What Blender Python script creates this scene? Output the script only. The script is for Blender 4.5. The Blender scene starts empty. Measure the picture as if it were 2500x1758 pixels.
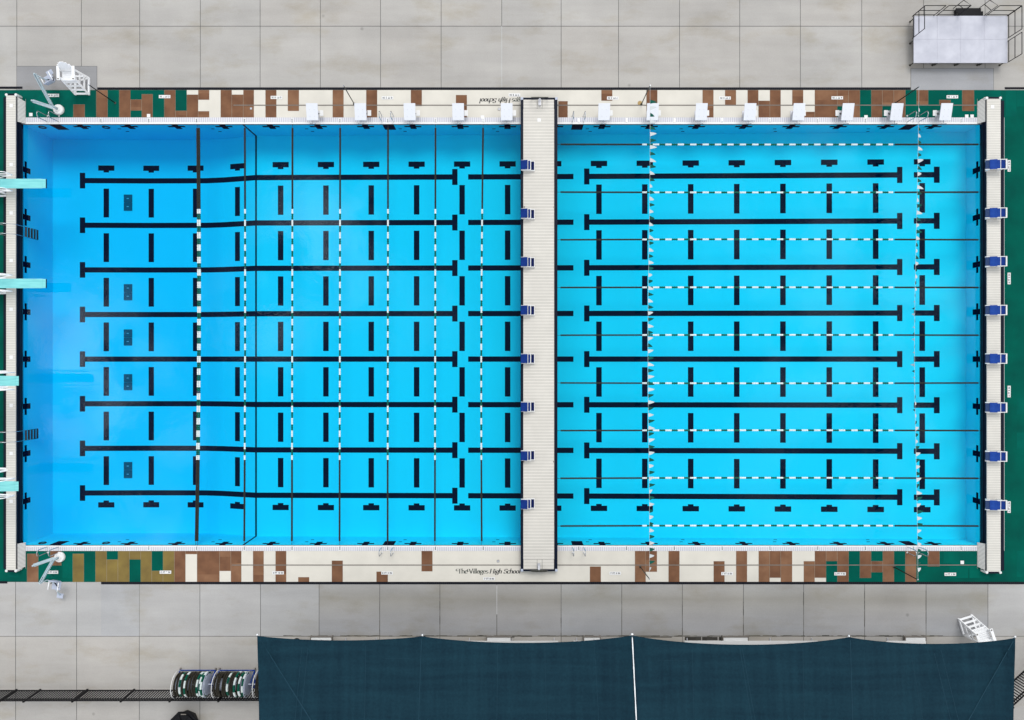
import bpy, math, random
from mathutils import Vector, Matrix, Quaternion
R = math.radians
sc = bpy.context.scene
col = sc.collection
rnd = random.Random(7)

# ---------------------------------------------------------------- camera, world, sun, exposure
S, H, CX, CY = 45.3, 37.5, 1250.0, 879.0      # photo pixels per metre at deck level, camera height, nadir
def P(px, py, z=0.0):
    k = (H - z) / H / S
    return Vector(((px - CX) * k, -(py - CY) * k, z))
def X0(px): return (px - CX) / S
def Y0(py): return -(py - CY) / S

cam_d = bpy.data.cameras.new("camera")
cam_d.sensor_width = 36.0
cam_d.lens = 36.0 * H / (2500.0 / S)
cam_d.clip_start = 0.5
cam_d.clip_end = 3000.0
cam = bpy.data.objects.new("camera", cam_d)
cam.location = (0, 0, H)
col.objects.link(cam)
sc.camera = cam

SUN_EL, SUN_AZ = R(56), R(14)                 # azimuth from the photo's top edge, clockwise
w = bpy.data.worlds.new("World")
sc.world = w
w.use_nodes = True
nt = w.node_tree
nt.nodes.clear()
def N(tree, typ, **kw):
    n = tree.nodes.new(typ)
    for k, v in kw.items():
        setattr(n, k, v)
    return n
def MathN(tree, op, a, b=None, c=None, clamp=False):
    n = N(tree, "ShaderNodeMath", operation=op, use_clamp=clamp)
    for i, s in enumerate((a, b, c)):
        if s is None: continue
        if isinstance(s, (int, float)): n.inputs[i].default_value = s
        else: tree.links.new(s, n.inputs[i])
    return n.outputs[0]
def build_world():
    L = nt.links.new
    out = N(nt, "ShaderNodeOutputWorld"); bg = N(nt, "ShaderNodeBackground")
    sky = N(nt, "ShaderNodeTexSky"); sky.sky_type = 'NISHITA'; sky.sun_disc = False
    sky.sun_elevation = SUN_EL; sky.sun_rotation = SUN_AZ
    tc = N(nt, "ShaderNodeTexCoord"); sp = N(nt, "ShaderNodeSeparateXYZ")
    L(tc.outputs["Generated"], sp.inputs[0])
    z = MathN(nt, 'MAXIMUM', sp.outputs[2], 0.12)
    u = MathN(nt, 'DIVIDE', sp.outputs[0], z); v = MathN(nt, 'DIVIDE', sp.outputs[1], z)
    cb = N(nt, "ShaderNodeCombineXYZ"); L(u, cb.inputs[0]); L(v, cb.inputs[1])
    no = N(nt, "ShaderNodeTexNoise"); no.inputs["Scale"].default_value = 7.5
    no.inputs["Detail"].default_value = 6; no.inputs["Roughness"].default_value = 0.6
    L(cb.outputs[0], no.inputs["Vector"])
    # cloud banks of the overcast sky (bright) with the dimmed overhead and low fill sky between them
    mask = None
    for px, py, r, a in ((190, 900, 300, 1.0), (430, 1070, 110, .45), (340, 1290, 190, .4), (800, 590, 250, .75), (640, 770, 200, .5),
                         (2200, 720, 760, .30), (1530, 470, 110, .3), (1990, 1180, 420, .14), (1000, 760, 260, .12)):
        d = N(nt, "ShaderNodeVectorMath", operation='DISTANCE'); L(cb.outputs[0], d.inputs[0])
        d.inputs[1].default_value = ((px - CX) / S / H, -(py - CY) / S / H, 0)
        mr = N(nt, "ShaderNodeMapRange", interpolation_type='SMOOTHSTEP'); L(d.outputs["Value"], mr.inputs[0])
        mr.inputs[1].default_value = 0; mr.inputs[2].default_value = r / S / H
        mr.inputs[3].default_value = a; mr.inputs[4].default_value = 0
        mask = mr.outputs[0] if mask is None else MathN(nt, 'MAXIMUM', mask, mr.outputs[0])
    nn = N(nt, "ShaderNodeMapRange"); L(no.outputs["Fac"], nn.inputs[0])
    nn.inputs[1].default_value = .45; nn.inputs[2].default_value = .57; nn.inputs[3].default_value = .05; nn.inputs[4].default_value = 1.3
    m2 = MathN(nt, 'MULTIPLY', mask, nn.outputs[0], clamp=True)
    mx = N(nt, "ShaderNodeMix", data_type='RGBA'); L(m2, mx.inputs[0])
    # sky darkened overhead to dim its reflection in the water, brighter lower as fill
    zf = N(nt, "ShaderNodeMapRange", interpolation_type='SMOOTHSTEP'); L(sp.outputs[2], zf.inputs[0])
    zf.inputs[1].default_value = .74; zf.inputs[2].default_value = .84; zf.inputs[3].default_value = 0; zf.inputs[4].default_value = 1
    dk = N(nt, "ShaderNodeMix", data_type='RGBA'); L(zf.outputs[0], dk.inputs[0]); dk.inputs[6].default_value = SKY_FILL_LOW; dk.inputs[7].default_value = SKY_DIMMED_OVERHEAD
    L(dk.outputs[2], mx.inputs[6]); mx.inputs[7].default_value = CLOUD_BRIGHT
    m3 = N(nt, "ShaderNodeMix", data_type='RGBA'); m3.inputs[0].default_value = .95
    L(sky.outputs[0], m3.inputs[6]); L(mx.outputs[2], m3.inputs[7])
    L(m3.outputs[2], bg.inputs[0]); bg.inputs[1].default_value = 0.1
    L(bg.outputs[0], out.inputs[0])
SKY_FILL_LOW = (12.6, 12.7, 12.8, 1); SKY_DIMMED_OVERHEAD = (2.0, 2.4, 2.9, 1); CLOUD_BRIGHT = (40, 45, 49, 1)
build_world()
sun_d = bpy.data.lights.new("sun", 'SUN'); sun_d.energy = 1.5; sun_d.angle = R(26); sun_d.color = (1, .97, .92)
sun = bpy.data.objects.new("sun", sun_d); col.objects.link(sun)
sd = Vector((math.sin(SUN_AZ) * math.cos(SUN_EL), math.cos(SUN_AZ) * math.cos(SUN_EL), math.sin(SUN_EL)))
sun.rotation_euler = sd.to_track_quat('Z', 'Y').to_euler()
vs = sc.view_settings
vs.view_transform = 'Standard'; vs.look = 'None'; vs.gamma = 1; vs.use_curve_mapping = False
vs.exposure = 0.24
sc.cycles.use_denoising = True
sc.cycles.max_bounces = 6; sc.cycles.transparent_max_bounces = 12

# ---------------------------------------------------------------- helpers
class MB:
    def __init__(s): s.v = []; s.f = []; s.m = []
    def add(s, vs, fs, m=0):
        o = len(s.v); s.v += [tuple(p) for p in vs]
        for f in fs: s.f.append([o + i for i in f]); s.m.append(m)
        return s
    def box(s, x0, x1, y0, y1, z0, z1, m=0):
        if x0 > x1: x0, x1 = x1, x0
        if y0 > y1: y0, y1 = y1, y0
        return s.add([(x0,y0,z0),(x1,y0,z0),(x1,y1,z0),(x0,y1,z0),(x0,y0,z1),(x1,y0,z1),(x1,y1,z1),(x0,y1,z1)],
              [(3,2,1,0),(4,5,6,7),(0,1,5,4),(1,2,6,5),(2,3,7,6),(3,0,4,7)], m)
    def quad(s, a, b, c, d, m=0): return s.add([a,b,c,d], [(0,1,2,3)], m)
    def rect(s, x0, x1, y0, y1, z, m=0):
        if x0 > x1: x0, x1 = x1, x0
        if y0 > y1: y0, y1 = y1, y0
        return s.quad((x0,y0,z),(x1,y0,z),(x1,y1,z),(x0,y1,z), m)
    def bar(s, a, b, wd, ht, m=0, up=(0,0,1)):
        a = Vector(a); b = Vector(b); t = (b - a).normalized(); u = Vector(up)
        if abs(t.dot(u)) > .97: u = Vector((0,1,0))
        r = t.cross(u).normalized(); u = r.cross(t)
        pts = []
        for p in (a, b):
            for i, j in ((-1,-1),(1,-1),(1,1),(-1,1)): pts.append(p + r*i*wd/2 + u*j*ht/2)
        return s.add(pts, [(3,2,1,0),(4,5,6,7),(0,1,5,4),(1,2,6,5),(2,3,7,6),(3,0,4,7)], m)
    def tube(s, pts, r, n=8, m=0, closed=False):
        pts = [Vector(p) for p in pts]; k = len(pts); rings = []
        rs = r if isinstance(r, (list, tuple)) else [r]*k
        ref = None
        for i, p in enumerate(pts):
            a = pts[(i-1) % k] if (closed or i) else p; b = pts[(i+1) % k] if (closed or i < k-1) else p
            t = (b - a).normalized()
            if ref is None:
                ref = Vector((0,0,1)) if abs(t.z) < .9 else Vector((1,0,0))
            u = (ref - t*ref.dot(t)).normalized(); ref = u; q = t.cross(u)
            rings.append([p + (u*math.cos(2*math.pi*j/n) + q*math.sin(2*math.pi*j/n))*rs[i] for j in range(n)])
        vs = [x for g in rings for x in g]; fs = []
        for i in range(k if closed else k-1):
            i2 = (i+1) % k
            for j in range(n): fs.append((i*n+j, i*n+(j+1)%n, i2*n+(j+1)%n, i2*n+j))
        if not closed: fs += [tuple(range(n))[::-1], tuple((k-1)*n+j for j in range(n))]
        return s.add(vs, fs, m)
    def lathe(s, prof, c=(0,0,0), n=24, m=0):
        vs = []; fs = []
        for r, z in prof:
            for j in range(n): vs.append((c[0]+r*math.cos(2*math.pi*j/n), c[1]+r*math.sin(2*math.pi*j/n), c[2]+z))
        for i in range(len(prof)-1):
            for j in range(n): fs.append((i*n+j, i*n+(j+1)%n, (i+1)*n+(j+1)%n, (i+1)*n+j))
        fs += [tuple(range(n))[::-1], tuple((len(prof)-1)*n+j for j in range(n))]
        return s.add(vs, fs, m)
    def prism(s, poly, z0, z1, m=0):
        n = len(poly)
        vs = [(x,y,z0) for x,y in poly] + [(x,y,z1) for x,y in poly]
        return s.add(vs, [tuple(range(n))[::-1], tuple(range(n,2*n))] + [(i,(i+1)%n,n+(i+1)%n,n+i) for i in range(n)], m)
    def mesh(s, name, mats, smooth=False):
        me = bpy.data.meshes.new(name); me.from_pydata(s.v, [], s.f)
        if not isinstance(mats, (list, tuple)): mats = [mats]
        for q in mats: me.materials.append(q)
        me.polygons.foreach_set("material_index", s.m)
        if smooth: me.polygons.foreach_set("use_smooth", [True]*len(s.f))
        me.update(); return me
    def build(s, name, mats, parent=None, world=True, smooth=False, bevel=0):
        """world=True: vertices are world coordinates (parent unrotated); False: local to parent."""
        if parent is not None and world:
            o = parent.location
            s.v = [(x-o.x, y-o.y, z-o.z) for x,y,z in s.v]
        ob = bpy.data.objects.new(name, s.mesh(name, mats, smooth)); col.objects.link(ob)
        if parent is not None: ob.parent = parent
        if bevel:
            b = ob.modifiers.new("bevel", 'BEVEL'); b.width = bevel; b.segments = 2; b.limit_method = 'ANGLE'
        return ob
def place(mesh, name, parent=None, loc=(0,0,0), rot=(0,0,0)):
    ob = bpy.data.objects.new(name, mesh); ob.location = loc; ob.rotation_euler = rot; col.objects.link(ob)
    if parent is not None: ob.parent = parent
    return ob
def tag(o, label, cat, group=None):
    o["label"] = label; o["category"] = cat
    if group: o["group"] = group
    return o
def struct(o): o["kind"] = "structure"; return o
def thing(name, label, cat, loc=(0,0,0), rz=0, group=None):
    o = bpy.data.objects.new(name, None); o.empty_display_size = .2; col.objects.link(o)
    o.location = loc; o.rotation_euler = (0,0,rz); return tag(o, label, cat, group)
def dup(root, loc, label, rz=None):
    def cp(o, par):
        c = o.copy(); col.objects.link(c)
        if par is not None: c.parent = par
        for ch in o.children: cp(ch, c)
        return c
    r = cp(root, None); r.location = loc
    if rz is not None: r.rotation_euler = (0,0,rz)
    r["label"] = label; return r
ORD = ["first","second","third","fourth","fifth","sixth","seventh","eighth","ninth","tenth","eleventh","twelfth"]
def arc3(fn, a0, a1, n): return [fn(a0 + (a1-a0)*i/n) for i in range(n+1)]

# ---------------------------------------------------------------- materials
def srgb(r, g, b):
    f = lambda c: c/12.92 if c <= .04045 else ((c+.055)/1.055)**2.4
    return (f(r/255), f(g/255), f(b/255), 1)
def lin(r, g, b): return (r, g, b, 1)
def mat(name, c, rough=.6, metal=0, var=.08, scale=3, bump=0, bscale=40, spec=.5, c2=None, stretch=(1,1,1), k=.78):
    c = tuple(x*k for x in c[:3]) + (1,)
    if c2: c2 = tuple(x*k for x in c2[:3]) + (1,)
    m = bpy.data.materials.new(name); m.use_nodes = True; t = m.node_tree; b = t.nodes["Principled BSDF"]
    b.inputs["Roughness"].default_value = rough; b.inputs["Metallic"].default_value = metal
    b.inputs["Specular IOR Level"].default_value = spec
    tc = N(t, "ShaderNodeTexCoord"); mp = N(t, "ShaderNodeMapping"); mp.inputs["Scale"].default_value = stretch
    t.links.new(tc.outputs["Object"], mp.inputs[0])
    if max(c[:3]) < .3 and not metal: b.inputs["Specular IOR Level"].default_value = min(spec, .12)
    no = N(t, "ShaderNodeTexNoise"); no.inputs["Scale"].default_value = scale; no.inputs["Detail"].default_value = 5
    t.links.new(mp.outputs[0], no.inputs["Vector"])
    mr = N(t, "ShaderNodeMapRange"); t.links.new(no.outputs["Fac"], mr.inputs[0])
    mr.inputs[1].default_value = .3; mr.inputs[2].default_value = .7
    mx = N(t, "ShaderNodeMix", data_type='RGBA'); t.links.new(mr.outputs[0], mx.inputs[0])
    d = c2 or tuple(x*(1-2*var) for x in c[:3])+(1,)
    mx.inputs[6].default_value = d; mx.inputs[7].default_value = c
    t.links.new(mx.outputs[2], b.inputs["Base Color"])
    if bump:
        n2 = N(t, "ShaderNodeTexNoise"); n2.inputs["Scale"].default_value = bscale; n2.inputs["Detail"].default_value = 4
        t.links.new(tc.outputs["Object"], n2.inputs["Vector"])
        bp = N(t, "ShaderNodeBump"); bp.inputs["Strength"].default_value = bump; bp.inputs["Distance"].default_value = .02
        t.links.new(n2.outputs["Fac"], bp.inputs["Height"]); t.links.new(bp.outputs[0], b.inputs["Normal"])
    m["base"] = 1
    return m
M = {}
M["cream"] = mat("cream_deck", lin(.775,.74,.665), .8, spec=.1, var=.05, scale=.9)
M["brown"] = mat("brown_deck", lin(.235,.118,.067), .8, spec=.02, scale=1.6, c2=lin(.155,.076,.046))
M["brown2"] = mat("brown_deck_worn", lin(.285,.152,.088), .8, spec=.02, scale=1.4, c2=lin(.19,.095,.056))
M["olive"] = mat("olive_deck", lin(.26,.19,.06), .8, spec=.02, scale=1.2, c2=lin(.175,.125,.048))
M["green"] = mat("green_deck", lin(.001,.115,.082), .8, spec=.02, scale=.7, c2=lin(.002,.078,.060))
M["green2"] = mat("green_deck_worn", lin(.001,.135,.098), .8, spec=.02, scale=.9, c2=lin(.002,.092,.072))
M["grout"] = mat("deck_grout", lin(.36,.31,.24), .9)
M["black_grate"] = mat("black_grate", lin(.006,.007,.012), .6, scale=30)
M["navy"] = mat("navy_panel", lin(.004,.008,.022), .45, scale=2)
M["mark"] = mat("black_line_tile", lin(.002,.013,.034), .6, scale=1.2, spec=0)
M["white"] = mat("white_plastic", lin(.82,.83,.84), .45, var=.02, scale=4)
M["white_paint"] = mat("white_painted_wood", lin(.80,.81,.83), .5, k=1, var=.03, scale=6)
M["plate"] = mat("white_cover_plate", lin(.88,.88,.88), .5, var=.01)
M["blockwhite"] = mat("white_block_top", lin(.80,.83,.90), .55, var=.02, scale=5)
M["blue"] = mat("royal_blue_pad", lin(.004,.035,.24), .7, scale=3, c2=lin(.003,.026,.17))
M["blue_worn"] = mat("worn_blue_pad", lin(.02,.075,.36), .75, scale=4, c2=lin(.006,.04,.26))
M["blue_dark"] = mat("dark_blue_step", lin(.003,.012,.10), .7, scale=3)
M["grip"] = mat("grey_blue_grip", lin(.05,.09,.20), .8, scale=60, c2=lin(.012,.03,.10))
M["steel"] = mat("stainless_steel", lin(.55,.58,.62), .25, metal=1, var=.05)
M["dark_steel"] = mat("tarnished_post", lin(.10,.10,.085), .45, metal=.6, var=.2, scale=8)
M["black_post"] = mat("black_post", lin(.012,.013,.012), .5)
M["black_metal"] = mat("black_powder_coat", lin(.010,.010,.012), .45)
M["alu"] = mat("aluminium", lin(.62,.63,.68), .4, metal=.3, var=.05, scale=4)
M["f_white"] = mat("white_float", lin(.76,.84,.84), .4, var=.03, scale=9)
M["f_green"] = mat("green_float", lin(.003,.115,.072), .4, scale=9)
M["f_dark"] = mat("dark_float", lin(.018,.017,.012), .5, scale=25, c2=lin(.045,.04,.03))
M["f_purple"] = mat("purple_float", lin(.14,.06,.22), .45)
M["cable"] = mat("cable", lin(.05,.05,.055), .5)
M["p_white"] = mat("white_pennant", lin(.62,.66,.68), .7, var=.03)
M["p_green"] = mat("green_pennant", lin(.004,.10,.075), .7)
M["board"] = mat("aqua_board", lin(.235,.62,.62), .85, k=1, spec=.05, scale=9, c2=lin(.15,.48,.50), stretch=(.12,1.6,1))
M["lift"] = mat("pale_lift_paint", lin(.48,.60,.66), .4, scale=6, var=.08)
M["lift_seat"] = mat("lift_seat_plastic", lin(.50,.55,.68), .45, var=.05)
M["stage"] = mat("stage_sheet", lin(.60,.61,.69), .6, scale=1.6, c2=lin(.48,.49,.57))
M["reel_blue"] = mat("blue_reel_frame", lin(.006,.05,.30), .45)
M["black_plastic"] = mat("black_plastic", lin(.009,.009,.011), .4, scale=6)
M["drain_green"] = mat("green_grate", lin(.03,.22,.26), .7, scale=60, c2=lin(.012,.11,.14))
M["slot"] = mat("slot_drain_metal", lin(.22,.20,.18), .6)
M["text"] = mat("black_lettering", lin(.014,.016,.022), .6)
M["text_green"] = mat("dark_green_lettering", lin(.012,.03,.026), .6)
M["tile_white"] = mat("white_tile", lin(.86,.86,.86), .5, var=.01)
M["grass"] = mat("grass", lin(.06,.10,.03), .9, scale=2, c2=lin(.04,.07,.02))
M["seam"] = mat("canopy_seam", lin(.011,.048,.076), .7)
M["rust"] = mat("rust_stain", lin(.50,.34,.14), .9, scale=6)

def concrete_mat():
    m = bpy.data.materials.new("concrete"); m.use_nodes = True; t = m.node_tree; b = t.nodes["Principled BSDF"]; L = t.links.new
    b.inputs["Roughness"].default_value = .85; b.inputs["Specular IOR Level"].default_value = .3
    at = N(t, "ShaderNodeAttribute", attribute_name="tone", attribute_type='GEOMETRY')
    tc = N(t, "ShaderNodeTexCoord")
    def noise(scale, detail, stretch=(1,1,1)):
        mp = N(t, "ShaderNodeMapping"); mp.inputs["Scale"].default_value = stretch; L(tc.outputs["Object"], mp.inputs[0])
        n = N(t, "ShaderNodeTexNoise"); n.inputs["Scale"].default_value = scale; n.inputs["Detail"].default_value = detail
        n.inputs["Roughness"].default_value = .6
        L(mp.outputs[0], n.inputs["Vector"]); return n.outputs["Fac"]
    def rng(s, a, b_, c, d):
        mr = N(t, "ShaderNodeMapRange"); L(s, mr.inputs[0])
        for i, q in enumerate((a, b_, c, d)): mr.inputs[i+1].default_value = q
        return mr.outputs[0]
    big = rng(noise(.30, 6), .3, .7, .89, 1.06)
    band = rng(noise(1.0, 3, (.12, 1.1, 1)), .3, .7, 1-.075, 1.05)      # finishing passes across the slabs
    fine = rng(noise(14, 6), .3, .7, .955, 1.03)
    k = MathN(t, 'MULTIPLY', MathN(t, 'MULTIPLY', big, band), fine)
    # damp/algae stains and small dark spots
    st = rng(noise(.55, 5, (.6,1.3,1)), .52, .72, 0, .7)
    spots = N(t, "ShaderNodeTexVoronoi"); spots.inputs["Scale"].default_value = .42; L(tc.outputs["Object"], spots.inputs["Vector"])
    sp = rng(spots.outputs["Distance"], .02, .05, .72, 1.0)
    k = MathN(t, 'MULTIPLY', k, sp)
    cc = N(t, "ShaderNodeMix", data_type='RGBA', blend_type='MULTIPLY'); cc.inputs[0].default_value = 1
    L(at.outputs["Color"], cc.inputs[6])
    vm = N(t, "ShaderNodeCombineXYZ"); [L(k, vm.inputs[i]) for i in range(3)]
    L(vm.outputs[0], cc.inputs[7])
    sm = N(t, "ShaderNodeMix", data_type='RGBA', blend_type='MULTIPLY'); L(st, sm.inputs[0]); L(cc.outputs[2], sm.inputs[6])
    sm.inputs[7].default_value = (.82,.775,.665,1)
    L(sm.outputs[2], b.inputs["Base Color"])
    bp = N(t, "ShaderNodeBump"); bp.inputs["Strength"].default_value = .15; bp.inputs["Distance"].default_value = .01
    L(noise(60, 3), bp.inputs["Height"]); L(bp.outputs[0], b.inputs["Normal"])
    return m
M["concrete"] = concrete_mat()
M["joint"] = mat("joint_sealant", lin(.055,.055,.058), .9, scale=1.5, c2=lin(.12,.12,.12))

def grate_mat(name, col_a, col_b, sx, sy, dx, dy, rough=.6):
    """white grating: slots sx by sy metres apart, dx / dy the share of each cell that is bar"""
    m = bpy.data.materials.new(name); m.use_nodes = True; t = m.node_tree; b = t.nodes["Principled BSDF"]; L = t.links.new
    b.inputs["Roughness"].default_value = rough
    tc = N(t, "ShaderNodeTexCoord"); sp = N(t, "ShaderNodeSeparateXYZ"); L(tc.outputs["Object"], sp.inputs[0])
    def slot(o, step, share):
        if step is None: return None
        fr = MathN(t, 'FRACT', MathN(t, 'DIVIDE', MathN(t, 'ADD', o, 500.0), step))
        return MathN(t, 'GREATER_THAN', fr, share)
    a = slot(sp.outputs[0], sx, dx); c = slot(sp.outputs[1], sy, dy)
    s = a if c is None else (c if a is None else MathN(t, 'MULTIPLY', a, c))
    no = N(t, "ShaderNodeTexNoise"); no.inputs["Scale"].default_value = 1.1; no.inputs["Detail"].default_value = 4
    L(tc.outputs["Object"], no.inputs["Vector"])
    mr = N(t, "ShaderNodeMapRange"); L(no.outputs["Fac"], mr.inputs[0]); mr.inputs[1].default_value = .3; mr.inputs[2].default_value = .7
    mr.inputs[3].default_value = .93; mr.inputs[4].default_value = 1.02
    mx = N(t, "ShaderNodeMix", data_type='RGBA'); L(s, mx.inputs[0]); mx.inputs[6].default_value = col_a; mx.inputs[7].default_value = col_b
    ml = N(t, "ShaderNodeMix", data_type='RGBA', blend_type='MULTIPLY'); ml.inputs[0].default_value = 1
    L(mx.outputs[2], ml.inputs[6]); cb = N(t, "ShaderNodeCombineXYZ"); [L(mr.outputs[0], cb.inputs[i]) for i in range(3)]; L(cb.outputs[0], ml.inputs[7])
    L(ml.outputs[2], b.inputs["Base Color"]); return m
M["deck_grate"] = grate_mat("white_deck_grate", lin(.60,.575,.53), lin(.36,.345,.315), .047, .165, .5, .24)
M["parapet_grate"] = grate_mat("white_parapet_grate", lin(.60,.58,.535), lin(.41,.395,.365), .047, .13, .5, .30)
M["gutter_grate"] = grate_mat("white_gutter_grate", lin(.60,.60,.64), lin(.39,.39,.45), .10, None, .6, 0)
M["return_grate"] = grate_mat("white_return_grate", lin(.60,.60,.58), lin(.24,.24,.24), None, .07, 0, .6)

def liner_mat():
    m = mat("pool_liner", lin(.06,.945,.99), .6, scale=.35, c2=lin(.05,.92,.985), spec=.0, k=1)
    return m
M["liner"] = liner_mat()
def water_mat():
    m = bpy.data.materials.new("pool_water"); m.use_nodes = True; t = m.node_tree; t.nodes.clear(); L = t.links.new
    out = N(t, "ShaderNodeOutputMaterial"); tr = N(t, "ShaderNodeBsdfTransparent"); gl = N(t, "ShaderNodeBsdfGlossy")
    gl.inputs["Roughness"].default_value = .02
    tc = N(t, "ShaderNodeTexCoord")
    no = N(t, "ShaderNodeTexNoise"); no.inputs["Scale"].default_value = 1.5; no.inputs["Detail"].default_value = 4; no.inputs["Roughness"].default_value = .55
    L(tc.outputs["Object"], no.inputs["Vector"])
    # the breeze ruffles the water in patches
    n2 = N(t, "ShaderNodeTexNoise"); n2.inputs["Scale"].default_value = .16; n2.inputs["Detail"].default_value = 2; L(tc.outputs["Object"], n2.inputs["Vector"])
    mr = N(t, "ShaderNodeMapRange"); L(n2.outputs["Fac"], mr.inputs[0]); mr.inputs[1].default_value = .42; mr.inputs[2].default_value = .66
    mr.inputs[3].default_value = .08; mr.inputs[4].default_value = .75
    # and the diving end is kept choppy
    sx = N(t, "ShaderNodeSeparateXYZ"); L(tc.outputs["Object"], sx.inputs[0])
    mc = N(t, "ShaderNodeMapRange", interpolation_type='SMOOTHSTEP'); L(sx.outputs[0], mc.inputs[0]); mc.inputs[1].default_value = -26; mc.inputs[2].default_value = -14
    mc.inputs[3].default_value = .28; mc.inputs[4].default_value = 0
    stg = MathN(t, 'MAXIMUM', mr.outputs[0], mc.outputs[0])
    bp = N(t, "ShaderNodeBump"); bp.inputs["Distance"].default_value = .013; L(stg, bp.inputs["Strength"]); L(no.outputs["Fac"], bp.inputs["Height"])
    L(bp.outputs[0], gl.inputs["Normal"])
    fr = N(t, "ShaderNodeFresnel"); fr.inputs["IOR"].default_value = 1.333; L(bp.outputs[0], fr.inputs["Normal"])
    mx = N(t, "ShaderNodeMixShader"); L(fr.outputs[0], mx.inputs[0]); L(tr.outputs[0], mx.inputs[1]); L(gl.outputs[0], mx.inputs[2])
    L(mx.outputs[0], out.inputs["Surface"])
    ab = N(t, "ShaderNodeVolumeAbsorption"); ab.inputs["Color"].default_value = (.45,.92,.997,1); ab.inputs["Density"].default_value = 1.0
    L(ab.outputs[0], out.inputs["Volume"])
    return m
M["water"] = water_mat()
def canopy_mat():
    m = bpy.data.materials.new("shade_cloth"); m.use_nodes = True; t = m.node_tree; b = t.nodes["Principled BSDF"]; L = t.links.new
    b.inputs["Roughness"].default_value = .9; b.inputs["Specular IOR Level"].default_value = .06
    tc = N(t, "ShaderNodeTexCoord")
    def noise(scale, st):
        mp = N(t, "ShaderNodeMapping"); mp.inputs["Scale"].default_value = st; L(tc.outputs["Object"], mp.inputs[0])
        n = N(t, "ShaderNodeTexNoise"); n.inputs["Scale"].default_value = scale; n.inputs["Detail"].default_value = 4; L(mp.outputs[0], n.inputs["Vector"]); return n.outputs["Fac"]
    a = MathN(t, 'ADD', MathN(t, 'MULTIPLY', noise(1, (3.0,.15,1)), .5), MathN(t, 'MULTIPLY', noise(1, (.15,3.0,1)), .5))
    f = MathN(t, 'ADD', MathN(t, 'MULTIPLY', a, .7), MathN(t, 'MULTIPLY', noise(9, (1,1,1)), .3))
    mr = N(t, "ShaderNodeMapRange"); L(f, mr.inputs[0]); mr.inputs[1].default_value = .36; mr.inputs[2].default_value = .64
    mx = N(t, "ShaderNodeMix", data_type='RGBA'); L(mr.outputs[0], mx.inputs[0])
    mx.inputs[6].default_value = lin(.0047,.0180,.0300); mx.inputs[7].default_value = lin(.0084,.0325,.0490)
    L(mx.outputs[2], b.inputs["Base Color"]); return m
M["canopy"] = canopy_mat()

# ================================================================ SETTING
PT, PB, PL, PR = Y0(303), Y0(1332), X0(51), X0(2397)         # pool walls
prof_px = [(129,2.60),(361,2.70),(505,2.66),(545,2.50),(625,1.97),(1250,1.80),(1800,1.58),(2360,1.33)]
prof = [((px-CX)/S*(H+d)/H, -d) for px, d in prof_px]
prof[0] = (PL, prof[0][1]); prof[-1] = (PR, prof[-1][1])
def fz(x):
    for (a, za), (b, zb) in zip(prof, prof[1:]):
        if x <= b: return za + (zb-za)*(x-a)/(b-a)
    return prof[-1][1]
def basin():
    b = MB()
    for (a, za), (c, zc) in zip(prof, prof[1:]):
        b.quad((a,PB,za),(c,PB,zc),(c,PT,zc),(a,PT,za))
        b.quad((a,PT,za),(c,PT,zc),(c,PT,-.002),(a,PT,-.002)); b.quad((a,PB,za),(a,PB,-.002),(c,PB,-.002),(c,PB,zc))
    z0 = prof[0][1]; z1 = prof[-1][1]
    b.quad((PL,PB,z0),(PL,PT,z0),(PL,PT,-.002),(PL,PB,-.002)); b.quad((PR,PB,z1),(PR,PB,-.002),(PR,PT,-.002),(PR,PT,z1))
    return struct(b.build("pool_basin", M["liner"]))
basin()
LANE_Y = [Y0(352 + 58.3 + 116.6*k) for k in range(8)]
CROSS_X = [X0(189.4 + 116.6*k) for k in range(19)]
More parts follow.
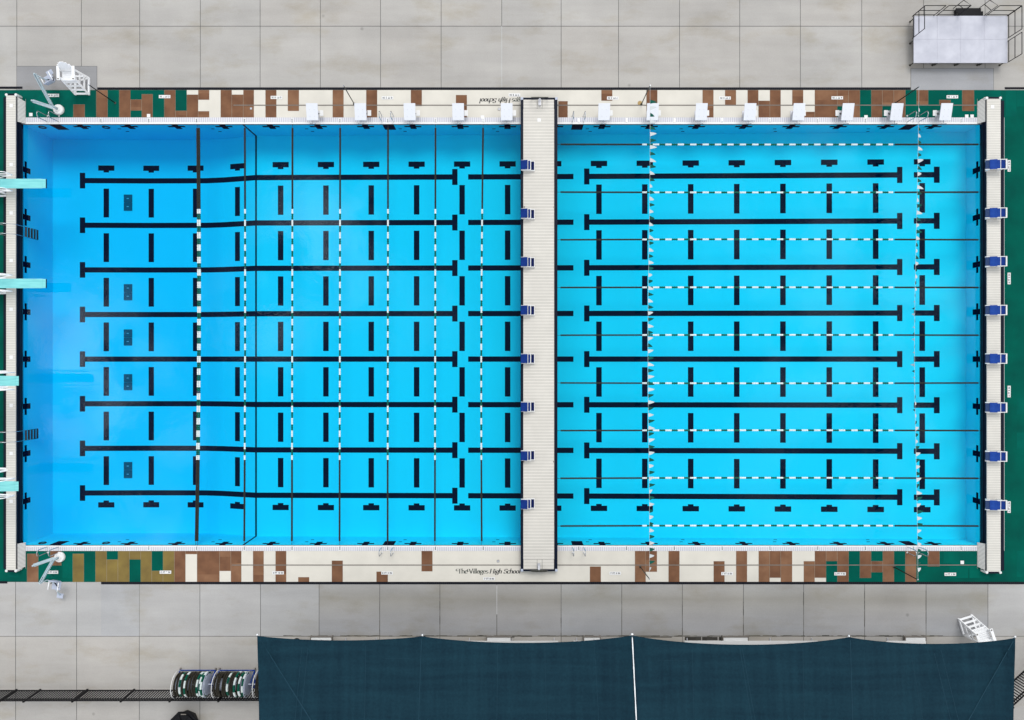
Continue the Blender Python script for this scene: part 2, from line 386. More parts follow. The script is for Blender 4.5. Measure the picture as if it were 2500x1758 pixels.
def markings():
    b = MB(); e = .004
    def fr(x0, x1, y0, y1, lift=e):
        if x0 > x1: x0, x1 = x1, x0
        xs = [x0] + [p for p, _ in prof if x0 < p < x1] + [x1]
        for p, q in zip(xs, xs[1:]): b.quad((p,y0,fz(p)+lift),(q,y0,fz(q)+lift),(q,y1,fz(q)+lift),(p,y1,fz(p)+lift))
    def fx(px):                                   # floor x under an apparent pixel
        x = X0(px)
        for _ in range(6): x = (px-CX)/S*(H-fz(x))/H
        return x
    hw = .15
    segs = [(fx(208), fx(1104)), (fx(1143), fx(1400)), (fx(1439), fx(2190)), (fx(2231), fx(2280))]
    Ts = [(fx(195), fx(208)), (fx(1104), fx(1117)), (fx(1426), fx(1439)), (fx(2190), fx(2203)), (fx(2280), fx(2294))]
    for y in LANE_Y:
        for a, c in segs: fr(a, c, y-hw, y+hw)
        for a, c in Ts: fr(a, c, y-.45, y+.45)
    for k, x in enumerate(CROSS_X):
        for y0, y1 in zip(LANE_Y, LANE_Y[1:]):
            ym = (y0+y1)/2; fr(x-.155, x+.155, ym-.83, ym+.83)
        for wall, sgn in ((PT,-1),(PB,1)):
            yc = wall + sgn*1.64
            fr(x-.46, x+.46, yc-.15, yc+.15)
            fr(x-.155, x+.155, min(yc+sgn*.15, yc+sgn*.25), max(yc+sgn*.15, yc+sgn*.25))
    bx = prof[4][0]
    ys = [PB+.003] + sorted([y+s*hw for y in LANE_Y for s in (-1,1)]) + [PT-.003]
    for i in range(0, len(ys), 2): fr(bx-.05, bx+.05, ys[i], ys[i+1], .006)
    for wall, sgn in ((PT,-1),(PB,1)):            # slope line carried up the side walls
        y = wall + sgn*e
        xt = X0(595)
        b.quad((bx-.05,y,fz(bx)),(bx+.05,y,fz(bx)),(bx+.05,y,-.06),(bx-.05,y,-.06))
        for k, x in enumerate(CROSS_X):           # wall targets
            b.quad((x-.165,y,-.10),(x+.165,y,-.10),(x+.165,y,-.78),(x-.165,y,-.78))
            b.quad((x-.46,y,-.29),(x-.168,y,-.29),(x-.168,y,-.49),(x-.46,y,-.49)); b.quad((x+.168,y,-.29),(x+.46,y,-.29),(x+.46,y,-.49),(x+.168,y,-.49))
            if k % 2 == 1:                        # wall inlets
                for dx, z in ((-.75,-.72),(-.55,-1.16)):
                    b.quad((x+dx-.09,y,z),(x+dx+.09,y,z),(x+dx+.09,y,z-.09),(x+dx-.09,y,z-.09))
        for pa, pb in ((116,144),(932.7,960.4),(1397.5,1425),(2215,2243)):   # recessed wall steps between the grab rails
            b.quad((X0(pa),y,-.12),(X0(pb),y,-.12),(X0(pb),y,-.92),(X0(pa),y,-.92))
    for x, sgn in ((PL,1),(PR,-1)):
        xx = x + sgn*e
        for y in LANE_Y:
            b.quad((xx,y-.15,-.09),(xx,y+.15,-.09),(xx,y+.15,-.74),(xx,y-.15,-.74))
            for s in (-1,1): b.quad((xx,y+s*.153,-.28),(xx,y+s*.46,-.28),(xx,y+s*.46,-.45),(xx,y+s*.153,-.45))
    return struct(b.build("lane_markings", M["mark"]))
markings()
wb = MB(); wb.box(PL-.04, PR+.04, PB-.04, PT+.04, -3.2, -.05)
struct(wb.build("water", M["water"]))

# --- green / brown / cream deck round the pool
GT, GB = 220, 1421                                            # outer edges, photo pixels
top_tiles = []   # (x0,x1,y0,y1,kind)
for s in """179,207,255,287,b 235,263,220,287,b 291,319,220,287,b 319,346,243,270,b 346,373,230,287,b 401,428.6,220,287,b 428.6,456,270.5,287,b
456,484,231,287,b 484,511,220,243.7,b 484,511,271.5,287,b 538.6,566,220,287,b 566,594,231,287,b 594,620,220,287,b 648,675,220,287,b 702.6,730,220,271,b
812,839,220,287,b 894,921,220,287,b 1003,1030,220,259,b 1113,1140,232,287,b 1363,1386,247,287,b 1468,1495,220,246,b 1578,1605,220,274,b 1715,1742,220,287,b
1770,1797,220,256,b 1825,1851.6,220,257,b 1851.6,1879.5,246,287,b 1879.5,1906,220,287,b 1934,1961,220,257,b 1961,1989,273,287,b 1989,2044,220,287,b
2044,2071.6,220,259.5,b 2071.6,2099.4,220,287,b 2127,2154,220,287,b 2154,2182,220,259,b 2182,2210.5,220,287,b 2237.7,2266,220,256,b 2293,2321,244,256,b 2349,2378,220,271,b
66,93.6,1352,1421,b 122.6,150,1345,1380.6,b 177.5,205,1352,1421,o 233,260.7,1345,1421,o 260.7,288,1366,1421,o 288,316,1345,1421,o 316,343.6,1345,1366,o
343.6,370.6,1345,1421,o 370.6,398,1393.6,1421,o 398,425.7,1345,1421,o 425.7,453,1345,1421,b 453,481,1345,1353,b 481,536,1345,1421,b 536,563.7,1345,1394,b 563.7,589.4,1345,1421,b
617.7,644,1345,1421,b 672.6,699,1345,1421,b 728,755,1409,1421,b 810,837,1368.6,1421,b 919,947,1395.4,1421,b 1029,1056,1345,1395,b 1440,1467,1383,1421,b
1550,1576.5,1345,1421,b 1576.5,1604,1345,1396,b 1632,1659,1345,1421,b 1742,1769,1370,1421,b 1797,1824,1345,1421,b 1852,1879,1345,1421,b 1879,1906,1345,1410.6,b 1906,1934,1345,1421,b
1962,1989,1370,1421,b 1989,2016.7,1345,1410.6,b 2016.7,2044,1345,1370,b 2044,2071.8,1345,1421,b 2099,2126.7,1345,1411,b 2126.7,2155,1370,1397.3,b 2155,2182.6,1345,1421,b
2210,2237,1345,1421,b 2265,2293.7,1345,1383,b
318.6,346,220,243,g 319,346,270,287,g 263,291,220,287,g 346,373,220,230,g 373,401,220,287,g 428.6,456,220,270.5,g
2044,2071.6,259.5,287,g 2099.4,2127,220,287,g 2154,2182,259,287,g 2210.5,2237.7,220,287,g
205,233,1345,1421,g 260.7,288,1345,1366,g 316,343.6,1366,1421,g 370.6,398,1345,1393.6,g
2016.7,2044,1370,1421,g 2071.8,2099,1345,1421,g 2099,2126.7,1411,1421,g 2126.7,2155,1345,1370,g 2126.7,2155,1397.3,1421,g 2182.6,2210,1345,1421,g""".split():
    a = s.split(","); top_tiles.append((*map(float, a[:4]), a[4]))
def pool_deck():
    b = MB(); mats = [M["cream"], M["brown"], M["brown2"], M["olive"], M["green"], M["green2"], M["grout"]]
    xl, xr = -400, 2900
    # base sheets: green at the ends, cream between
    for y0, y1, ga, gb in ((GT, 287, 235, 2182), (1345, GB, 233, 2210)):
        b.rect(X0(xl), X0(ga), Y0(y0), Y0(y1), 0, 4); b.rect(X0(ga), X0(gb), Y0(y0), Y0(y1), 0, 0); b.rect(X0(gb), X0(xr), Y0(y0), Y0(y1), 0, 4)
    b.rect(X0(xl), X0(9), Y0(287), Y0(1345), 0, 4); b.rect(X0(2452), X0(xr), Y0(287), Y0(1345), 0, 4)
    # worn panels in the green (two-foot pours)
    for i in range(190):
        if rnd.random() < .5: cx = rnd.choice([-200, 2455]) + 27.4*rnd.randrange(0, 9)
        else: cx = rnd.choice([rnd.uniform(-60, 170), rnd.uniform(2300, 2420)])
        cy = rnd.choice([GT, 1345, 300 + 28*rnd.randrange(0, 37)]) if not (40 < cx < 2440) else rnd.choice([GT, 1347])
        if cx < 0 and cx > -40: continue
        h = rnd.choice([28, 40, 64]); wd = 27.4
        if 287 < cy < 1345 and (cx + wd > 8 and cx < 2453): continue
        if cy + h > GB: h = GB - cy
        if cy < 287 and cy + h > 287 and cx + wd > 9 and cx < 2452: h = 287 - cy
        b.rect(X0(cx), X0(cx+wd-1), Y0(cy), Y0(cy+h), .0008 + .000012*i, 5)
    for x0, x1, y0, y1, k in top_tiles:
        if k == 'g': b.rect(X0(x0), X0(x1), Y0(y0), Y0(y1), .0045, 4); continue
        g = .35
        b.rect(X0(x0), X0(x1), Y0(y0), Y0(y1), .0035, 6)          # pale edge line left by the masking
        # each column was poured in two or three lifts of slightly different wear
        ys = [y0+g] + sorted(y0 + (y1-y0)*rnd.uniform(.25,.8) for _ in range(rnd.choice([0,1,1,2]))) + [y1-g*.3]
        for p, q in zip(ys, ys[1:]):
            m = 3 if k == 'o' else rnd.choice([1,1,2])
            b.rect(X0(x0+g), X0(x1-g), Y0(p), Y0(q), .006, m)
    # thin joint through the cream panels every few tiles
    return struct(b.build("pool_deck", mats))
pool_deck()

# --- concrete deck with joints
def concrete_deck():
    b = MB(); tones = []
    def slab(x0, x1, y0, y1, c, m=0, z=-.004, c2=None):   # c: tone at the pool-side (y0) edge, c2 at the other
        b.rect(X0(x0), X0(x1), Y0(y0), Y0(y1), z, m); tones.append((c, c2 or c))
    warm = (.366,.352,.335); cool = (.358,.353,.350); dirty = (.312,.306,.304)
    def jit(c, a=.035):
        k = 1 + rnd.uniform(-a, a); t = rnd.uniform(-.012, .012)
        return (c[0]*k*(1+t), c[1]*k, c[2]*k*(1-t))
    jt = [-560,-410,-258,-108,41,198.6,341,489,635,782,929,1077,1225,1370,1510,1659,1806,1954,2104,2255,2405,2556,2706,2856,3060]
    yt = [-700,-500,-310,-122,64,GT]
    jb = [-560,-410,-258,-110,38,187,340,488,636,779,927,1074,1213,1370,1518,1666,1815,1962,2111,2261,2412,2562,2712,2862,3060]
    yb = [GB,1553.5,1690,1860,2050,2250,2450]
    G = 1.1
    for xs, ys, bottom in ((jt, yt, 0), (jb, yb, 1)):
        for i in range(len(xs)-1):
            for j in range(len(ys)-1):
                c = warm
                if bottom and j == 0 and 700 < xs[i] < 2300: c = dirty
                elif bottom and j == 0: c = cool
                if c is dirty:                      # dirt settled in bands along these slabs
                    k = jit((1,1,1), .04); bands = [(GB,(.318,.312,.308)),(1442,(.305,.298,.284)),(1463,(.272,.262,.240)),(1484,(.306,.299,.288)),(1508,(.312,.309,.312)),(1538,(.316,.320,.334)),(1553.5,(.296,.294,.296))]
                    for (ya, ca), (yb, cb) in zip(bands, bands[1:]):
                        slab(xs[i], xs[i+1], ya, yb, tuple(p*q for p, q in zip(ca, k)), c2=tuple(p*q for p, q in zip(cb, k)))
                    continue
                slab(xs[i], xs[i+1], ys[j], ys[j+1], jit(c))
        for x in xs[1:-1]:
            slab(x-G/2, x+G/2, ys[0], ys[-1], (1,1,1), 1, -.0015)
        for y in ys[1:-1]:
            if bottom and y == 1690: continue
            slab(xs[0], xs[-1], y-G/2, y+G/2, (1,1,1), 1, -.0010)
    # dirt and algae caught along the joints by the bleachers, then painted-in shade below the planks
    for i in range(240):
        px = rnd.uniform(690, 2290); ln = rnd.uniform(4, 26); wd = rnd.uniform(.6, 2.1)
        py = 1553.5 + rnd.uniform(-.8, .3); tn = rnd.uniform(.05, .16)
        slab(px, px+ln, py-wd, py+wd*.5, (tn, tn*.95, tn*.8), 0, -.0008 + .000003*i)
    for x in jb:
        if 900 < x < 2300:
            for i in range(10):
                py = rnd.uniform(1440, 1548); wd = rnd.uniform(.5, 1.0); tn = rnd.uniform(.04, .14)
                slab(x-wd, x+wd*.8, py, py+rnd.uniform(4,26), (tn, tn*.95, tn*.85), 0, .0003 + .00001*i)
    for i, (x0, x1) in enumerate(((1672,1712),(1714,1752),(1755,1764),(1440,1466),(1560,1640),(1236,1256))):  # near-black strips by the bleachers: shade below the planks painted in with dirt
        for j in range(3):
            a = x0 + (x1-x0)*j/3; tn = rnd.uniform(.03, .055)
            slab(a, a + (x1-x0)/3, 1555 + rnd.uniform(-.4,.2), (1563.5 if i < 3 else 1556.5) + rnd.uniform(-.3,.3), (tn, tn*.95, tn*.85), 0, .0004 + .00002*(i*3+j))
    for y0, y1, x in ((64, GT, 1225), (GB+8, 1500, 1213)): slab(x-.9, x+.9, y0, y1, (.43,.43,.43), 0, .001)     # resealed pale joints
    # newer grey pads let into the deck
    for x0, x1, y0, y1, c in ((41,236.5,162,219.5,(.245,.245,.253)), (2224,2425.5,167,219.5,(.295,.298,.312))):
        slab(x0-.7, x1+.7, y0-.7, y1, (1,1,1), 1, .0005); slab(x0, x1, y0, y1, c, 0, .003)
    slab(247, 340, 1427, 1553, (.335,.337,.344), 0, .001)
    # outer lawn
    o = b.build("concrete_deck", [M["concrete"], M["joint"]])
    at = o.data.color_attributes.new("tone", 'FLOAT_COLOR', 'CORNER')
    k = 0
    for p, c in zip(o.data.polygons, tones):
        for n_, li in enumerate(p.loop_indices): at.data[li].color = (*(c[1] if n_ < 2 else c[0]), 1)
    return struct(o)
concrete_deck()
def ground():
    b = MB(); x0, x1, y1, y0 = X0(-560), X0(3060), Y0(-700), Y0(2450); F = 1500; z = -.03
    b.quad((-F,-F,z),(F,-F,z),(x1,y0,z),(x0,y0,z)); b.quad((F,-F,z),(F,F,z),(x1,y1,z),(x1,y0,z))
    b.quad((F,F,z),(-F,F,z),(x0,y1,z),(x1,y1,z)); b.quad((-F,F,z),(-F,-F,z),(x0,y0,z),(x0,y1,z))
    # strips of paving beyond the green ends
    for xa, xb in ((-560,-400),(2900,3060)): b.rect(X0(xa), X0(xb), Y0(GT), Y0(GB), -.02, 1)
    return struct(b.build("ground", [M["grass"], M["joint"]]))
ground()

# --- trench drains
for x0, x1, y0, y1, lb in ((-400,55,211.5,217,"short black slotted trench drain by the lift at the deep end's starting-block side"),
        (238,2223,213.5,219.5,"long black slotted trench drain running behind the row of white starting blocks"),
        (2453,2900,213,218,"short black slotted trench drain beside the metal stage"),
        (-400,18,1419,1424.5,"short black slotted trench drain by the lift on the canopy side"),
        (247,2900,1420.5,1426.5,"long black slotted trench drain between pool deck and shade canopy")):
    b = MB(); b.box(X0(x0), X0(x1), Y0(y1), Y0(y0), -.03, .008)
    n = int((x1-x0)/5)
    for i in range(n):
        xx = X0(x0 + (i+.5)*(x1-x0)/n); b.box(xx-.012, xx+.012, Y0(y1)+.02, Y0(y0)-.02, .008, .014, 1)
    tag(b.build("trench_drain", [M["black_grate"], mat("drain_bar", lin(.02,.022,.035), .5)]), lb, "drain", "black trench drains in the deck")
for py, x0, lb in ((257, 570, "thin slot drain passing under the white starting blocks"), (1379.5, 566, "thin slot drain along the canopy side of the deck")):
    b = MB(); b.box(X0(x0), X0(2402), Y0(py+1.1), Y0(py-1.1), -.02, .012)
    tag(b.build("slot_drain", M["slot"]), lb, "drain", "thin slot drains in the deck")

# --- overflow gutters along both sides
ANCH = [247 + 116.6*k for k in range(19)]
for side, (ya, yb, yc, lb) in enumerate(((287, 298, 303, "white ribbed overflow gutter in front of the white starting blocks"),
                                         (1345, 1335.5, 1332, "white ribbed overflow gutter along the canopy side of the pool"))):
    t = thing("gutter", lb, "gutter", (0, Y0(yb), 0), 0, "overflow gutters along the pool sides")
    b = MB(); b.box(X0(51), X0(2399), Y0(ya), Y0(yb), -.05, .010); b.build("grate", M["gutter_grate"], t)
    b = MB(); b.box(X0(51), X0(2399), Y0(yb), Y0(yc), -.12, .004); b.build("coping", M["plate"], t)
    cup = MB(); s = 1 if side == 0 else -1
    cup.box(-.06, .06, -.11, .09, .010, .018); cup.box(-.02, .02, -.13, .05, .018, .034, 1)
    me = cup.mesh("rope_anchor", [M["plate"], M["steel"]])
    for px in ANCH:
        if 1268 < px < 1366: continue
        place(me, "rope_anchor", t, (X0(px), Y0((ya+yb)/2) - t.location.y, 0), (0,0,0 if side == 0 else math.pi))

# --- raised parapets at both ends
def parapet(x_in, x0, x1, x_out, y0, y1, name_lb, plates):
    z = .42
    t = thing("end_parapet", name_lb, "parapet", P((x0+x1)/2, (y0+y1)/2), 0, "raised end parapets of the pool")
    a, c = P(x0, y0, z), P(x1, y1, z)
    ax, cx = min(a.x,c.x), max(a.x,c.x); ay, cy = a.y, c.y
    b = MB(); b.box(ax, cx, cy+.05, ay-.05, z-.05, z); b.build("grate_deck", M["parapet_grate"], t)
    inx = X0(x_in); s = 1 if x_in > x0 else -1
    face = cx if s > 0 else ax
    b = MB(); b.box(ax, cx, cy+.02, ay-.02, -.12, z-.052)
    # rail mouldings along the pool face
    b.box(face, face + s*.03, cy+.1, ay-.1, -.1, z-.06); b.box(face+s*.03, face+s*.075, cy+.1, ay-.1, .12, .20)
    b.box(face+s*.03, inx, Y0(1332), Y0(303), -.12, -.03)
    b.build("side_panel", M["navy"], t)
    b = MB(); b.box(face+s*.08, face+s*.095, Y0(1320), Y0(315), .02, .035); b.build("rail_strip", M["steel"], t)
    o = X0(x_out); e = ax if s > 0 else cx
    b = MB(); b.box(min(o,e)-.0, max(o,e)+.0, cy, ay, -.02, .05); b.build("edge_strip", M["navy"], t)
    for yy in (ay, cy):
        b = MB(); b.box(ax-.02, cx+.02, yy-.06, yy+.06, -.01, z-.02); b.build("end_panel", M["navy"], t)
        for xx in (ax, cx):
            b = MB(); b.lathe([(.075,0),(.075,z-.02),(.065,z+.004),(.04,z+.01)], (xx, yy, 0), 12); b.build("corner_cap", M["white"], t, smooth=False)
    for ya, yb in ((242, 302), (1324, 1388)):
        b = MB(); b.quad((face+s*.03, Y0(yb), z-.1), (face+s*.03, Y0(ya), z-.1), (face+s*.25, Y0(ya)-.15*(1 if ya < 900 else 0), .03), (face+s*.25, Y0(yb)+.1*(0 if ya < 900 else 1), .03))
        b.quad((face+s*.25, Y0(yb), .03), (face+s*.25, Y0(ya), .03), (face+s*.25, Y0(ya), -.01), (face+s*.25, Y0(yb), -.01))
        b.build("return_grate", M["return_grate"], t)
    return t, z
para_l, zl = parapet(51, 15, 38, 10, 231, 1394, "raised white grated parapet under the diving boards, navy pool face", 9)
para_r, zr = parapet(2397, 2410, 2443, 2450, 239, 1398, "raised white grated parapet carrying blue starting blocks at the shallow end", 0)
plate = MB(); plate.box(-.09, .09, -.09, .09, 0, .012)
plate_me = plate.mesh("cover_plate", M["plate"])
CP = "white square cover plates"
for k, y in enumerate((258,402,520,636,755,872,990,1107,1224)):
    o = place(plate_me, "cover_plate", None, P(27.5, y, zl+.001))
    tag(o, f"white square cover plate on the diving-end parapet, {ORD[k]} from its starting-block-side end", "cover plate", CP)
tag(place(plate_me, "cover_plate", None, P(2423, 261, zr+.001)), "white square cover plate on the shallow-end parapet", "cover plate", CP)
for px, py, lb in ((75.5,280,"white square cover plate on green deck by the deep-end grab rails"),
        (363,282.5,"white square cover plate on brown deck panel beside the gutter"), (1178,286,"white square cover plate between white starting blocks near bulkhead"),
        (2051,285,"white square cover plate tucked beside white block on a green panel, nearer bulkhead"),
        (2114,285.5,"white square cover plate alone on a full green panel"), (2169,285,"white square cover plate beside white block next to the flag post"),
        (2287,284,"white square cover plate beside the last white starting block"), (2360,284,"white square cover plate, one of two near shallow-end parapet, farther from it"),
        (2373,284,"white square cover plate, one of two near shallow-end parapet, closer to it"), (2349,1373,"white square cover plate on green deck of canopy side")):
    tag(place(plate_me, "cover_plate", None, P(px, py, .008)), lb, "cover plate", CP)
small = MB(); small.box(-.065,.065,-.065,.065,0,.01); small.box(-.05,.05,-.05,.05,.01,.014,1)
small_me = small.mesh("drain_cover", [M["slot"], M["alu"]])
for px, py, lb in ((613,265,"small grey square drain cover on brown deck panel"), (1218.5,266.5,"small grey square drain cover beside white block next to bulkhead"),
                   (1216,1370,"small grey square drain cover near the deck lettering")):
    tag(place(small_me, "drain_cover", None, P(px, py, .008)), lb, "drain cover", "small square drain covers")

# ================================================================ BULKHEAD
def bulkhead():
    z = .36
    t = thing("bulkhead", "movable white grated bulkhead bridging the pool with navy edges and wheel at each end", "bulkhead", (X0(1316), Y0(818), 0))
    a, c = P(1277.5, 243, z), P(1353, 1390, z)
    yb0, yb1 = P(0, 301, z).y, P(0, 1330, z).y
    ye0, ye1 = P(0, 266, z).y, P(0, 1366, z).y
    b = MB(); b.box(a.x, c.x, ye1+.006, ye0-.006, z-.05, z); b.build("walkway_grate", M["deck_grate"], t)
    for y0, y1 in ((a.y, ye0), (ye1, c.y)):
        for x0, x1 in ((1278, 1311), (1311.8, 1323.2), (1324, 1352.5)):
            b = MB(); b.box(P(x0,0,z).x, P(x1,0,z).x, min(y0,y1)+.006, max(y0,y1)-.006, z-.05, z+(.006 if x0 == 1311.8 else 0)); b.build("hatch", M["deck_grate"], t)
    e0, e1 = P(1271.5, 238.5, z), P(1361, 1394.5, z)
    for x0, x1 in ((e0.x, a.x), (c.x, e1.x)):
        b = MB(); b.box(x0, x1, PB+.02, PT-.02, -1.0, z+.01); b.box(x0, x1, e1.y+.1, PB+.02, .03, z+.01); b.box(x0, x1, PT-.02, e0.y-.1, .03, z+.01)
        b.build("side_panel", M["navy"], t)
    for y0, y1 in ((e0.y, a.y), (c.y, e1.y)):
        b = MB(); b.box(e0.x+.1, e1.x-.1, y0, y1, .03, z+.012); b.build("end_panel", M["navy"], t)
    b = MB(); b.box(a.x+.01, c.x-.01, PB+.05, PT-.05, -.9, z-.052); b.box(a.x+.01, c.x-.01, c.y, PB+.05, .02, z-.052); b.box(a.x+.01, c.x-.01, PT-.05, a.y, .02, z-.052); b.build("hull", M["navy"], t)
    for xx in (e0.x+.06, e1.x-.06):
        for yy in (e0.y-.05, e1.y+.05):
            b = MB(); b.box(xx-.07, xx+.07, yy-.07, yy+.07, .02, z+.03); b.build("corner_cap", M["lift_seat"], t, bevel=.02)
    for px, py, s in ((1318, 238, 1), (1316, 1394, -1)):
        ctr = P(px, py, z+.28); tilt = R(70)
        def pt(r, q): return (ctr.x + r*math.cos(q), ctr.y + s*(-r*math.sin(q)*math.cos(tilt)), ctr.z + r*math.sin(q)*math.sin(tilt)*.9)
        b = MB(); b.tube([pt(.44, 2*math.pi*i/28) for i in range(28)], .026, 6, closed=True)
        for q in (R(90), R(210), R(330)): b.tube([pt(.02, q), pt(.44, q)], .014, 6)
        b.build("hand_wheel", M["dark_steel"], t, smooth=True)
        b = MB(); b.box(ctr.x-.07, ctr.x+.07, ctr.y-s*.34, ctr.y-s*.03, z+.012, z+.12); b.bar((ctr.x, ctr.y-s*.2, z+.1), (ctr.x, ctr.y, ctr.z), .08, .06)
        b.build("wheel_bracket", M["alu"], t)
    for px, py in ((1280, 505.5), (1353.5-.5, 506), (1278.5, 1127.3), (1352.2, 1127.3)):
        b = MB(); q = P(px, py, z); b.box(q.x-.035, q.x+.035, q.y-.035, q.y+.035, z, z+.012); b.build("bolt_plate", M["slot"], t)
    return t, z
bh, zb = bulkhead()
tag(place(plate_me, "cover_plate", None, P(1316, 293, zb+.001)), "white square cover plate on the bulkhead walkway", "cover plate", CP)

# ================================================================ STARTING BLOCKS
def block_bulkhead():
    """local: front towards -x, origin on the walkway under the middle of the block"""
    t = thing("starting_block", "", "starting block", (0,0,0), 0, "blue starting blocks on the bulkhead")
    b = MB()
    for s in (-1, 1):
        y = s*.245
        pr = [(-.36,.30),(-.02,.36),(.04,.25),(.17,.30),(.17,.02),(-.06,.02),(-.36,.16)]
        vs = [(x, y-.018, z) for x, z in pr] + [(x, y+.018, z) for x, z in pr]; n = len(pr)
        b.add(vs, [tuple(range(n)), tuple(range(n,2*n))[::-1]] + [((i+1)%n, i, n+i, n+(i+1)%n) for i in range(n)])
        b.box(.16, .37, y-.018, y+.018, .0, .14)
    b.box(.135, .175, -.262, .262, .20, .305); b.box(.345, .375, -.262, .262, .0, .135); b.box(-.01, .02, -.226, .226, .1, .33)
    b.build("frame", M["white"], t, world=False)
    b = MB(); b.add([(-.37,-.24,.29),(-.37,.24,.29),(-.02,.24,.37),(-.02,-.24,.37),(-.37,-.24,.325),(-.37,.24,.325),(-.02,.24,.405),(-.02,-.24,.405)],
        [(0,1,2,3),(7,6,5,4),(0,4,5,1),(1,5,6,2),(2,6,7,3),(3,7,4,0)]); b.build("platform_pad", M["blue"], t, world=False)
    b = MB(); b.box(.03, .13, -.224, .224, .23, .26); b.build("kick_pad", M["blue"], t, world=False)
    b = MB(); b.box(.185, .34, -.224, .224, .06, .10); b.build("step", M["blue_dark"], t, world=False)
    return t
def yl(py, z): return P(0, py, z).y
b0 = block_bulkhead()
for k, py in enumerate((402, 520.5, 639, 757, 875.5, 993.5, 1113, 1231.5)):
    q = P(1288.5, py, zb+.35); loc = (q.x, q.y, zb+.001)
    if k < 4: lb = f"blue starting block on the bulkhead, {ORD[k]} from its end by the white blocks"
    else: lb = f"blue starting block on the bulkhead, {ORD[7-k]} from its canopy-side end"
    if k == 0: b0.location = loc; b0["label"] = lb
    else: dup(b0, loc, lb)
def block_end():
    t = thing("starting_block", "", "starting block", (0,0,0), 0, "blue starting blocks at the shallow end")
    b = MB()
    for s in (-1, 1):
        y = s*.25
        b.bar((-.52, y, .30), (.02, y, .40), .03, .05); b.bar((.02, y, .40), (.52, y, .42), .035, .06)
        b.bar((-.30, y, .0), (-.30, y, .32), .05, .05); b.bar((.30, y, .0), (.30, y, .38), .05, .05)
    b.box(.47, .535, -.267, .267, .36, .46); b.box(.19, .215, -.24, .24, .40, .445)
    b.build("frame", M["white"], t, world=False)
    b = MB(); b.add([(-.5,-.23,.28),(-.5,.23,.28),(-.32,.23,.33),(-.32,-.23,.33),(-.5,-.23,.30),(-.5,.23,.30),(-.32,.23,.35),(-.32,-.23,.35)],
        [(0,1,2,3),(7,6,5,4),(0,4,5,1),(1,5,6,2),(2,6,7,3),(3,7,4,0)]); b.build("front_grip", M["grip"], t, world=False)
    b = MB(); b.add([(-.32,-.255,.335),(-.32,.255,.335),(.02,.255,.42),(.02,-.255,.42),(-.32,-.255,.375),(-.32,.255,.375),(.02,.255,.46),(.02,-.255,.46)],
        [(0,1,2,3),(7,6,5,4),(0,4,5,1),(1,5,6,2),(2,6,7,3),(3,7,4,0)]); b.build("platform_pad", M["blue_worn"], t, world=False)
    b = MB(); b.box(.025, .188, -.22, .22, .39, .425); b.build("kick_pad", M["blue_worn"], t, world=False)
    b = MB(); b.box(.218, .465, -.22, .22, .39, .425); b.build("rear_pad", M["blue"], t, world=False)
    return t
b1 = block_end()
for k, py in enumerate((401, 519.5, 638, 757, 875.5, 995, 1114.5, 1233.5)):
    q = P(2432.5, py, zr+.4); loc = (q.x, q.y, zr+.001)
    if k < 4: lb = f"blue starting block on the shallow-end parapet, {ORD[k]} from its stage-side end"
    else: lb = f"blue starting block on the shallow-end parapet, {ORD[7-k]} from its canopy-side end"
    if k == 0: b1.location = loc; b1["label"] = lb
    else: dup(b1, loc, lb)
def block_side(step):
    t = thing("starting_block", "", "starting block", (0,0,0), 0, "white topped starting blocks along the pool side")
    hw, hd, z0, z1 = .31, .42, .56, .76
    b = MB(); b.add([(-hw,-hd,z0-.04),(hw,-hd,z0-.04),(hw,hd,z1-.04),(-hw,hd,z1-.04),(-hw,-hd,z0),(hw,-hd,z0),(hw,hd,z1),(-hw,hd,z1)],
        [(3,2,1,0),(4,5,6,7),(0,1,5,4),(1,2,6,5),(2,3,7,6),(3,0,4,7)])
    tb = b.build("top_board", M["blockwhite"], t, world=False, bevel=.012)
    b = MB()
    for x in (-.12, .12):
        for y in (-.22, .10): b.box(x-.014, x+.014, y-.014, y+.014, .655 + y*.2/.84 - .012, .655 + y*.2/.84 + .012)
    b.build("bolt", M["alu"], tb, world=False)
    b = MB(); b.box(-.12, .12, -.22, .22, 0, .60); b.box(-.2, .2, -.28, .28, 0, .03); b.build("pedestal", M["alu"], t, world=False)
    b = MB(); b.tube([(-.02,-.4,.45),(-.02,-.56,.45)], .018, 6); b.tube([(-.16,-.56,.45),(.14,-.56,.45)], .016, 6); b.build("backstroke_grip", M["steel"], t, world=False, smooth=True)
    if step:
        b = MB(); b.box(step*.40-.10, step*.40+.10, -.10, .2, .30, .34); b.build("side_step", M["plate"], t, world=False, bevel=.01)
        b = MB(); b.bar((step*.12, .04, .2), (step*.36, .04, .29), .05, .04); b.build("step_bracket", M["dark_steel"], t, world=False)
    return t
side_x = [762, 880, 1000, 1118.5, 1237, 1475, 1593.5, 1712.5, 1831, 1950.5, 2070, 2189.5, 2310]
for k, px in enumerate(side_x):
    q = P(px, 273, .66)
    if k == 0: bs = block_side(1); r = bs; r.location = (q.x, q.y, .01)
    elif k == 10: bl = block_side(-1); r = bl; r.location = (q.x, q.y, .01)
    else: r = dup(bs if k < 10 else bl, (q.x, q.y, .01), "")
    if k < 5: lb = f"white topped starting block, {ORD[4-k]} from the bulkhead on the diving-board half"
    else: lb = f"white topped starting block, {ORD[k-5]} from the bulkhead on the shallow half"
    r["label"] = lb

